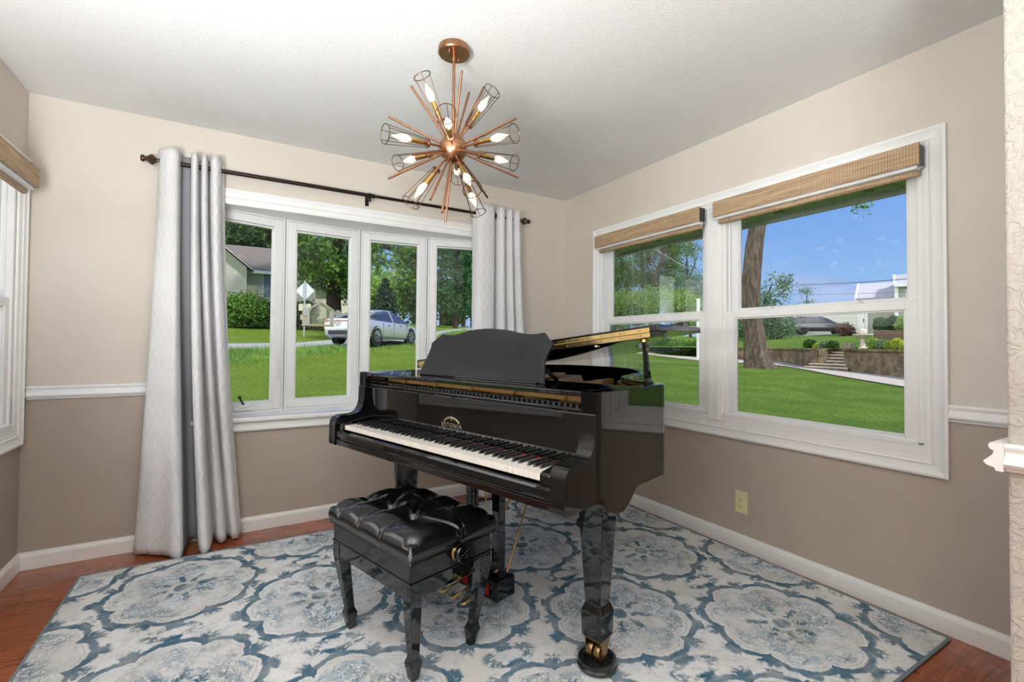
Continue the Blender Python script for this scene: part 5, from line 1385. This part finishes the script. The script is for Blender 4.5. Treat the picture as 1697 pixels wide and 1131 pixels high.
back_tree('tall_tree', 'tall tree with a dark bending trunk in the left right-wall window', 1092, 48, 400, [(1070, 418, 2, 18, 34, 44, 80, .42), (1108, 424, 2, 16, 42, 40, 80, .42), (1088, 470, 4, 26, 20, 36, 80, .4), (1062, 460, 3, 8, 30, 14, 70, .3)], LF_OAK, .24, [([(0, 0), (1084, 475), (1090, 452), (1097, 430), (1101, 404), (1100, 370)], (.30, .16)), ([(1092, 450), (1083, 436), (1075, 420)], (.12, .05))], 52)
back_tree('tall_tree', 'grey-green airy tree at the right of the left right-wall window', 1145, 63, 400, [(1136, 430, 0, 24, 34, 36, 60, .45), (1155, 478, 0, 22, 26, 40, 70, .45), (1128, 486, 2, 14, 30, 26, 80, .4)], LF_GREY, .24, [([(0, 0), (1140, 500), (1138, 420)], (.22, .08)), ([(1139, 470), (1158, 420)], (.08, .03))], 53)
for i, (px, py, r, w, h, lb, lf) in enumerate(((1040, 515, 38, 40, 28, 'yellow-green bush mass low in the left right-wall window', LF_LIGHT), (1094, 508, 42.5, 44, 30, 'fresh green bush below the bending trunk', LF_LIGHT), (1136, 515, 37.5, 24, 22, 'light green bush beside the white post', LF_LIGHT))):
    back_tree('big_bush', lb, px, r, 0, [(px, py, 0, w, h, 70, 90, .32)], lf, .18, None, 60+i)
back_tree('small_tree', 'airy small tree seen behind the thick trunk', 1264, 40, 450, [(1232, 492, 0, 12, 34, 24, 40, .3), (1282, 492, 0, 22, 30, 30, 34, .32), (1300, 470, 0, 10, 10, 8, 24, .25), (1280, 540, 2, 36, 16, 50, 60, .35)], LF_GREY, .2, [([(0, 0), (1262, 520), (1280, 470)], (.12, .04))], 71)
back_tree('small_tree', 'thin flat-topped tree on the skyline left of the grey house', 1337, 80, 480, [(1337, 483, 0, 12, 3, 12, 20, .3), (1344, 500, 0, 5, 4, 4, 14, .25), (1332, 503, 0, 5, 3, 4, 12, .25)], LF_GREY, .24, [([(0, 0), (1337, 505), (1337, 484)], (.08, .04)), ([(1337, 506), (1348, 496)], (.05, .02))], 72)
back_tree('big_bush', 'bush low behind the thick trunk, left of it in the lower sash', 1226, 47, 0, [(1222, 545, 0, 30, 16, 40, 70, .35)], LF_OAK, .2, None, 66)
back_tree('big_bush', 'pale far bush right of the thick trunk in the lower sash', 1300, 58, 0, [(1290, 540, 0, 26, 12, 36, 60, .4)], LF_GREY, .24, None, 67)
# hedge of small shrubs along the path at left
for i in range(5):
    q = Vector((wln[0]+(wln[1]-wln[0])*.25).lerp(wln[2], i/4.6)) + wn*1.5; z = tz(q.x, q.y)
    shrub('border_shrub', 'dark border shrub along the gravel path, %s from the piano lid' % ['nearest', 'second', 'third', 'fourth', 'fifth', 'sixth', 'seventh'][i], (q.x, q.y, z-.05), (.74, .74, .62), LF_DARK if i % 2 else LF_OAK, 50, 64, .12, 'border shrubs along the path', 80+i, .16)
# plants on top of the wall
WT = spline([(p.x, p.y, 0) for p in wl], 20)
hw_ = [.28, .21, .21, .15, .165, .165, .165, .18, .18, .18, .18]
spots = [(1313, 573, .45, LF_DARK, 'dark leafy plant'), (1335, 574, .36, LF_GREY, 'grey-green plant'), (1347, 573, .36, LF_DARK, 'rounded green plant'), (1324, 577, .26, LF_YEL, 'lime plant'), (1412, 572, .42, LF_LIGHT, 'light green plant'), (1424, 572, .36, LF_GREY, 'silvery plant'), (1436, 575, .3, LF_LIGHT, 'fresh green plant'), (1448, 571, .42, LF_YEL, 'tall yellow-green plant'), (1462, 575, .34, LF_YEL, 'yellow flowering plant'), (1476, 576, .32, LF_YEL, 'low yellow plant'), (1490, 577, .28, LF_LIGHT, 'small green plant')]
where = ['left of the steps, outermost', 'left of the steps, second from the trunk', 'left of the steps, next to them', 'left of the steps, between the first two', 'just right of the urn', 'second right of the urn', 'third right of the urn', 'fourth right of the urn', 'fifth right of the urn', 'sixth right of the urn', 'farthest right of the urn']
for i, ((px, py, s_, lf, nm), wh) in enumerate(zip(spots, where)):
    q = min((w for w in WT), key=lambda w: abs((W/2+F*_px(w)) - px)) if False else None
    # point of the wall line under this pixel column
    d = ray(px, 590); best = None
    for a, b2 in zip(WT[:-1], WT[1:]):
        n0 = a.x*d.y-a.y*d.x; n1 = b2.x*d.y-b2.y*d.x
        if n0*n1 <= 0: best = a.lerp(b2, n0/(n0-n1+1e-9)); break
    s_ *= .62; q = best + wn*1.0
    shrub('garden_plant', nm+' on top of the garden wall, '+wh, (q.x, q.y, 1.07), (min(s_*1.1, hw_[i]), min(s_, hw_[i]), s_*.85), lf, 26, 50, .10, 'plants along the top of the garden wall', 100+i, .11, 'plant')
URNM = simple('cast_stone', lin(206, 196, 178), .8, amt=.1, scale=10)
d = ray(1401, 590); q = Vector((sb.x, sb.y, 0)) + wn*.75 + (wln[5]-sb).normalized()*.22
ur = thing('garden_urn', 'pale stone urn with a ball on the garden wall beside the steps', 'urn', (q.x, q.y, 1.07))
m = MB().lathe([(.16, 0), (.16, .06), (.09, .10), (.08, .30), (.10, .34), (.07, .38), (.12, .42), (.26, .52), (.34, .56), (.34, .60), (.26, .60), (.2, .56), (.001, .55)], n=20); m.build('bowl', URNM, ur, smooth=40)
m = MB().sphere((0, 0, .68), .15, 16); m.build('ball', URNM, ur, smooth=180)
m = MB().sphere((.05, .05, .60), .2, 10, sc=(1, 1, .35)); tag(m.build('flowers', simple('dusty_pink_flowers', lin(176, 120, 110), .8, amt=.3, scale=40), ur, smooth=180), 'pinkish flowers round the ball')
q2 = Vector((sb.x, sb.y, 0)) + wn*.25
m = MB().box(-.16, .16, -.16, .16, 0, .24); o = m.build('stone_block', simple('rough_block', lin(140, 124, 106), .9, amt=.2), bevel=.02); o.location = (q2.x, q2.y, 1.0705); o.rotation_euler = (0, 0, -.36); tag(o, 'rough brown stone block at the top of the steps', 'block')

# garage and grey-green houses above the drive
WSID = M('white_siding', lin(226, 222, 206), .7); z = WSID.xyz()[2]; WSID.color(WSID.mix((z/.42).fract().lt(.06), lin(230, 226, 212), lin(196, 192, 178))); WSID = WSID.mat
GSID = M('sage_siding', lin(150, 154, 138), .75); z = GSID.xyz()[2]; GSID.color(GSID.mix((z/.15).fract().lt(.14), lin(154, 157, 142), lin(124, 127, 112))); GSID = GSID.mat
GSHIN = M('pale_grey_shingle', lin(168, 168, 172), .95, spec=.1); GSHIN.color(GSHIN.mix(GSHIN.noise(6, 4, .7), lin(150, 150, 156), lin(184, 184, 188))); GSHIN = GSHIN.mat
def lot(px, r):
    p = at(px, 560, r); dd = min((Vector((p.x, p.y, 0))-w).dot(wn) for w in (wln[3], wln[5])); a = math.atan2(ray(px, 560).x, ray(px, 560).y); return Vector((p.x, p.y, 1.05+.058*max(dd, 0))), -a
gp_, ga_ = lot(1375, 60)
g = thing('garage', 'white sided garage behind the dark grey car', 'garage', gp_, ga_)
k = 60/F*.85
def zz(py, r, b): return EYE-b.z+(574.5-py)*r/F/math.cos(math.atan((1400-W/2)/F))*math.cos(math.atan((1400-W/2)/F))**0*.86
m = MB(); m.box(-5.2, 4.6, 0, 6, -1.5, 2.75); m.build('walls', WSID, g)
m = MB(); m.box(-3.8, 3.6, -.05, -.005, -.2, 2.25); m.build('garage_door', WSID, g)
m = MB(); m.box(-5.4, 4.8, -.35, 6.3, 2.75, 2.95); m.build('flat_roof', simple('beige_fascia', lin(196, 184, 164), .7), g)
hp, ha = lot(1472, 46)
h = thing('sage_house', 'grey-green sided house with pale grey gabled roofs', 'house', hp, ha)
kk = 46/F*.80
def sx(px): return (px-1472)*kk
def sz(py): return EYE-hp.z+(575.5-py)*46/F*.82
m = MB(); m.box(sx(1446), sx(1560), 0, 8, -2.5, sz(497)); m.build('walls', GSID, h)
m = MB(); m.box(sx(1433), sx(1446), -.1, 2, -2.5, sz(500)); m.build('porch_wall', TRIM, h)
m = MB(); m.box(sx(1435), sx(1442), -.16, -.11, sz(556)-.4, sz(522)); dr = m.build('door', TRIM, h, bevel=.01)
m = MB(); m.box(sx(1441)-.06, sx(1441), -.19, -.16, sz(536), sz(530)); m.build('mail_box', DARKP, h)
m = MB(); a0_, a1_ = sx(1430), sx(1486); m.add([(a0_, -.5, sz(499)), (a1_, -.5, sz(499)), (a1_, 4, sz(466)), (a0_, 4, sz(466)), (a0_, 8.5, sz(499)), (a1_, 8.5, sz(499))], [(0, 1, 2, 3), (3, 2, 4, 5)]); m.build('main_roof', GSHIN, h, solid=.15)
m = MB(); m.prism([(-.3, sz(500)), (4, sz(468)), (8.3, sz(500))], a0_+.05, a0_+.2, 'x'); m.build('gable_end', GSID, h)
b0_, b1_ = sx(1480), sx(1590); m = MB(); m.add([(b0_, -2.6, sz(484)), (b1_, -2.6, sz(484)), (b1_, 2, sz(459)), (b0_, 2, sz(459)), (b0_, 6, sz(484)), (b1_, 6, sz(484))], [(0, 1, 2, 3), (3, 2, 4, 5)]); m.build('wing_roof', GSHIN, h, solid=.15)
m = MB(); m.prism([(-2.5, sz(486)), (2, sz(462)), (6, sz(486))], b0_+.1, b0_+.3, 'x'); m.box(b0_+.1, b1_, -2.2, 5.6, -2.5, sz(486)); m.build('wing_wall', GSID, h)
m = MB()
for e0, e1 in (((b0_, -2.65, sz(484)), (b0_, 2, sz(459))), ((a0_, -.55, sz(499)), (a0_, 4, sz(466))), ((b0_, -2.66, sz(484.5)), (b1_, -2.66, sz(484.5))), ((b0_+.1, -2.26, -2.5), (b0_+.1, -2.26, sz(487)))): m.bar(e0, e1, .12, .22)
m.build('white_trim', TRIM, h)
m = MB(); m.box(sx(1493), sx(1503), -2.25, -2.205, sz(510), sz(490)); wfr = m.build('window', TRIM, h)
m = MB(); m.box(sx(1494), sx(1502), -2.27, -2.255, sz(509), sz(491)); m.build('window_glass', HGL, wfr)
m = MB(); m.prism([(sx(1508), sz(458)), (sx(1514), sz(446)), (sx(1522), sz(446)), (sx(1526), sz(458))], 1.5, 2.5, 'y'); m.build('dormer', GSID, h)
# brick planter with bushes in front of that house
pp = upper(1478, 569, 22, 44); pa = math.atan2(ray(1478, 570).x, ray(1478, 570).y)
BRICK = M('brown_brick', lin(104, 82, 66), .95); z = BRICK.xyz()[2]; BRICK.color(BRICK.mix(BRICK.noise(8, 3), lin(90, 70, 56), lin(128, 104, 84))); BRICK.bump(((z/.12).fract()).lt(.12)*-1, .6, .03); BRICK = BRICK.mat
rr_ = math.hypot(pp.x, pp.y); wd_ = 46*rr_/F*.8
m = MB().box(-wd_/2, wd_/2, 0, 2.2, -.5, 16.5*rr_/F); o = m.build('brick_planter', BRICK, bevel=.03); o.location = pp; o.rotation_euler = (0, 0, -pa); tag(o, 'brown brick planter wall in front of the grey-green house', 'planter')
tp = pp + Vector((0, 0, 16.5*rr_/F)); tv = Vector((math.sin(pa), math.cos(pa), 0)); rv = Vector((math.cos(pa), -math.sin(pa), 0))
for i, (dx, s_, lf, lb) in enumerate(((-.75, .50, LF_DARK, 'dark rounded bush on the brick planter, left'), (.05, .58, LF_DARK, 'dark tall bush in the middle of the brick planter'), (.72, .52, LF_LIGHT, 'bush with long light green leaves on the brick planter, right'))):
    q = tp + rv*dx*wd_/2*.9 + tv*(.9 if i != 1 else 1.5) + Vector((0, 0, .03))
    shrub('planter_bush', lb, q, (s_*.62, s_*.5, s_*.75), lf, 46, 60, .12 if i < 2 else .2, None, 130+i, .13)
q = upper(1424, 558, 36, 60) - wn*1.2
shrub('garden_plant', 'reddish brown shrub between the dark grey car and the white door', q, (.7, .55, .6), leaf_mat('copper_leaves', lin(110, 72, 60), lin(150, 110, 92), lin(84, 54, 46)), 40, 50, .14, None, 140, .16, 'plant')
# power lines
WIREM = simple('grey_cable', lin(92, 96, 104), .6)
def wire(label, pts, r=.022):
    m = MB().tube(spline([at(*p) for p in pts], 10), r, 5); tag(m.build('power_line', WIREM), label, 'cable')
wire('upper grey power line crossing the sky of the right window', [(1120, 476, 37), (1224, 474, 35), (1320, 472.5, 33), (1400, 469.5, 31), (1470, 465, 29), (1560, 458, 27)], .018)
wire('lower grey power line passing in front of the grey house roof', [(1240, 489, 37), (1325, 488.5, 36), (1400, 487.5, 35), (1480, 485, 34), (1560, 482, 33)], .012)
m = MB().tube(spline([at(*p) for p in ((1040, 380, 16), (1083, 411, 18), (1120, 434, 20), (1168, 458, 23), (1230, 482, 28))], 10), .011, 5); tag(m.build('power_line', simple('pale_cable', lin(196, 200, 196), .6)), 'pale service cable crossing the left right-wall window', 'cable')
p = at(1157, 530, 27.5); b = Vector((p.x, p.y, tz(p.x, p.y)))
m = MB().box(-.06, .06, -.06, .06, 0, at(1157, 495, 27.5).z-b.z); o = m.build('white_post', TRIM); o.location = b; tag(o, 'white post at the right side of the left right-wall window', 'post')
# ------------------------------------------------------------------ sky, sun, added fill lights
w = bpy.data.worlds.new('sky'); SC.world = w; w.use_nodes = True; nt = w.node_tree; nt.nodes.clear()
class WM(M):
    def __init__(s): s.nt = nt
q = WM(); out_ = nt.nodes.new('ShaderNodeOutputWorld'); bg = nt.nodes.new('ShaderNodeBackground')
x, y, z = q.xyz('Generated')
up_ = z.max(0.0)
base = q.mix(up_.step(0, .42), lin(158, 200, 244), lin(76, 140, 232))
cl = q.noise(1, 5, .55, q.vec(x*2.6, y*2.6, z*6.5+3.1)).step(.44, .62)*up_.step(.02, .12)
cloudc = q.mix(q.noise(1, 3, .5, q.vec(x*5, y*5, z*9)).step(.35, .7), lin(142, 150, 214), lin(206, 210, 236))
c = q.mix(cl*.62, base, cloudc)
# bright thin overcast on the side of the left window and behind the house
hz = (x*-1.0).step(.45, .80)*up_.step(0, .06)
c = q.mix(hz, c, (3.2, 3.25, 3.3))
c = q.mix(z.step(-.02, -.10), c, lin(96, 120, 60))
nt.links.new(c, bg.inputs[0]); bg.inputs[1].default_value = 1.0
nt.links.new(bg.outputs[0], out_.inputs[0])
def lamp(name, kind, loc, energy, color=(1, 1, 1), **k):
    l = bpy.data.lights.new(name, kind); l.energy = energy; l.color = color
    for a, b in k.items(): setattr(l, a, b)
    o = bpy.data.objects.new(name, l); COL.objects.link(o); o.location = loc; return o
s = lamp('sun', 'SUN', (0, -20, 30), 4.8, (1, .95, .86), angle=math.radians(6))
s.rotation_euler = Vector((.30, -.62, .80)).to_track_quat('Z', 'Y').to_euler()
# fill lights added to brighten the room, without any fixture
# two unseen uplights (behind and left of the viewer) light the room by way of the ceiling
for (loc_, e_, sz_, dr_) in (((-.55, -1.2, 1.20), 200, .9, (.0, .10, 1)), ((-.60, .70, 1.20), 70, .5, (.12, .12, 1))):
    a = lamp('fill_uplight', 'AREA', loc_, e_, (.93, .97, 1), shape='DISK', size=sz_); a.rotation_euler = Vector((-dr_[0], -dr_[1], -dr_[2])).to_track_quat('Z', 'Y').to_euler()
SC.view_settings.view_transform = 'Standard'; SC.view_settings.look = 'None'; SC.view_settings.gamma = 1; SC.view_settings.exposure = 0; SC.view_settings.use_curve_mapping = False
cy = SC.cycles
cy.max_bounces = 10; cy.diffuse_bounces = 5; cy.glossy_bounces = 5; cy.transparent_max_bounces = 16; cy.transmission_bounces = 6; cy.sample_clamp_indirect = 4.0; cy.caustics_reflective = False; cy.caustics_refractive = False
cy.use_denoising = True
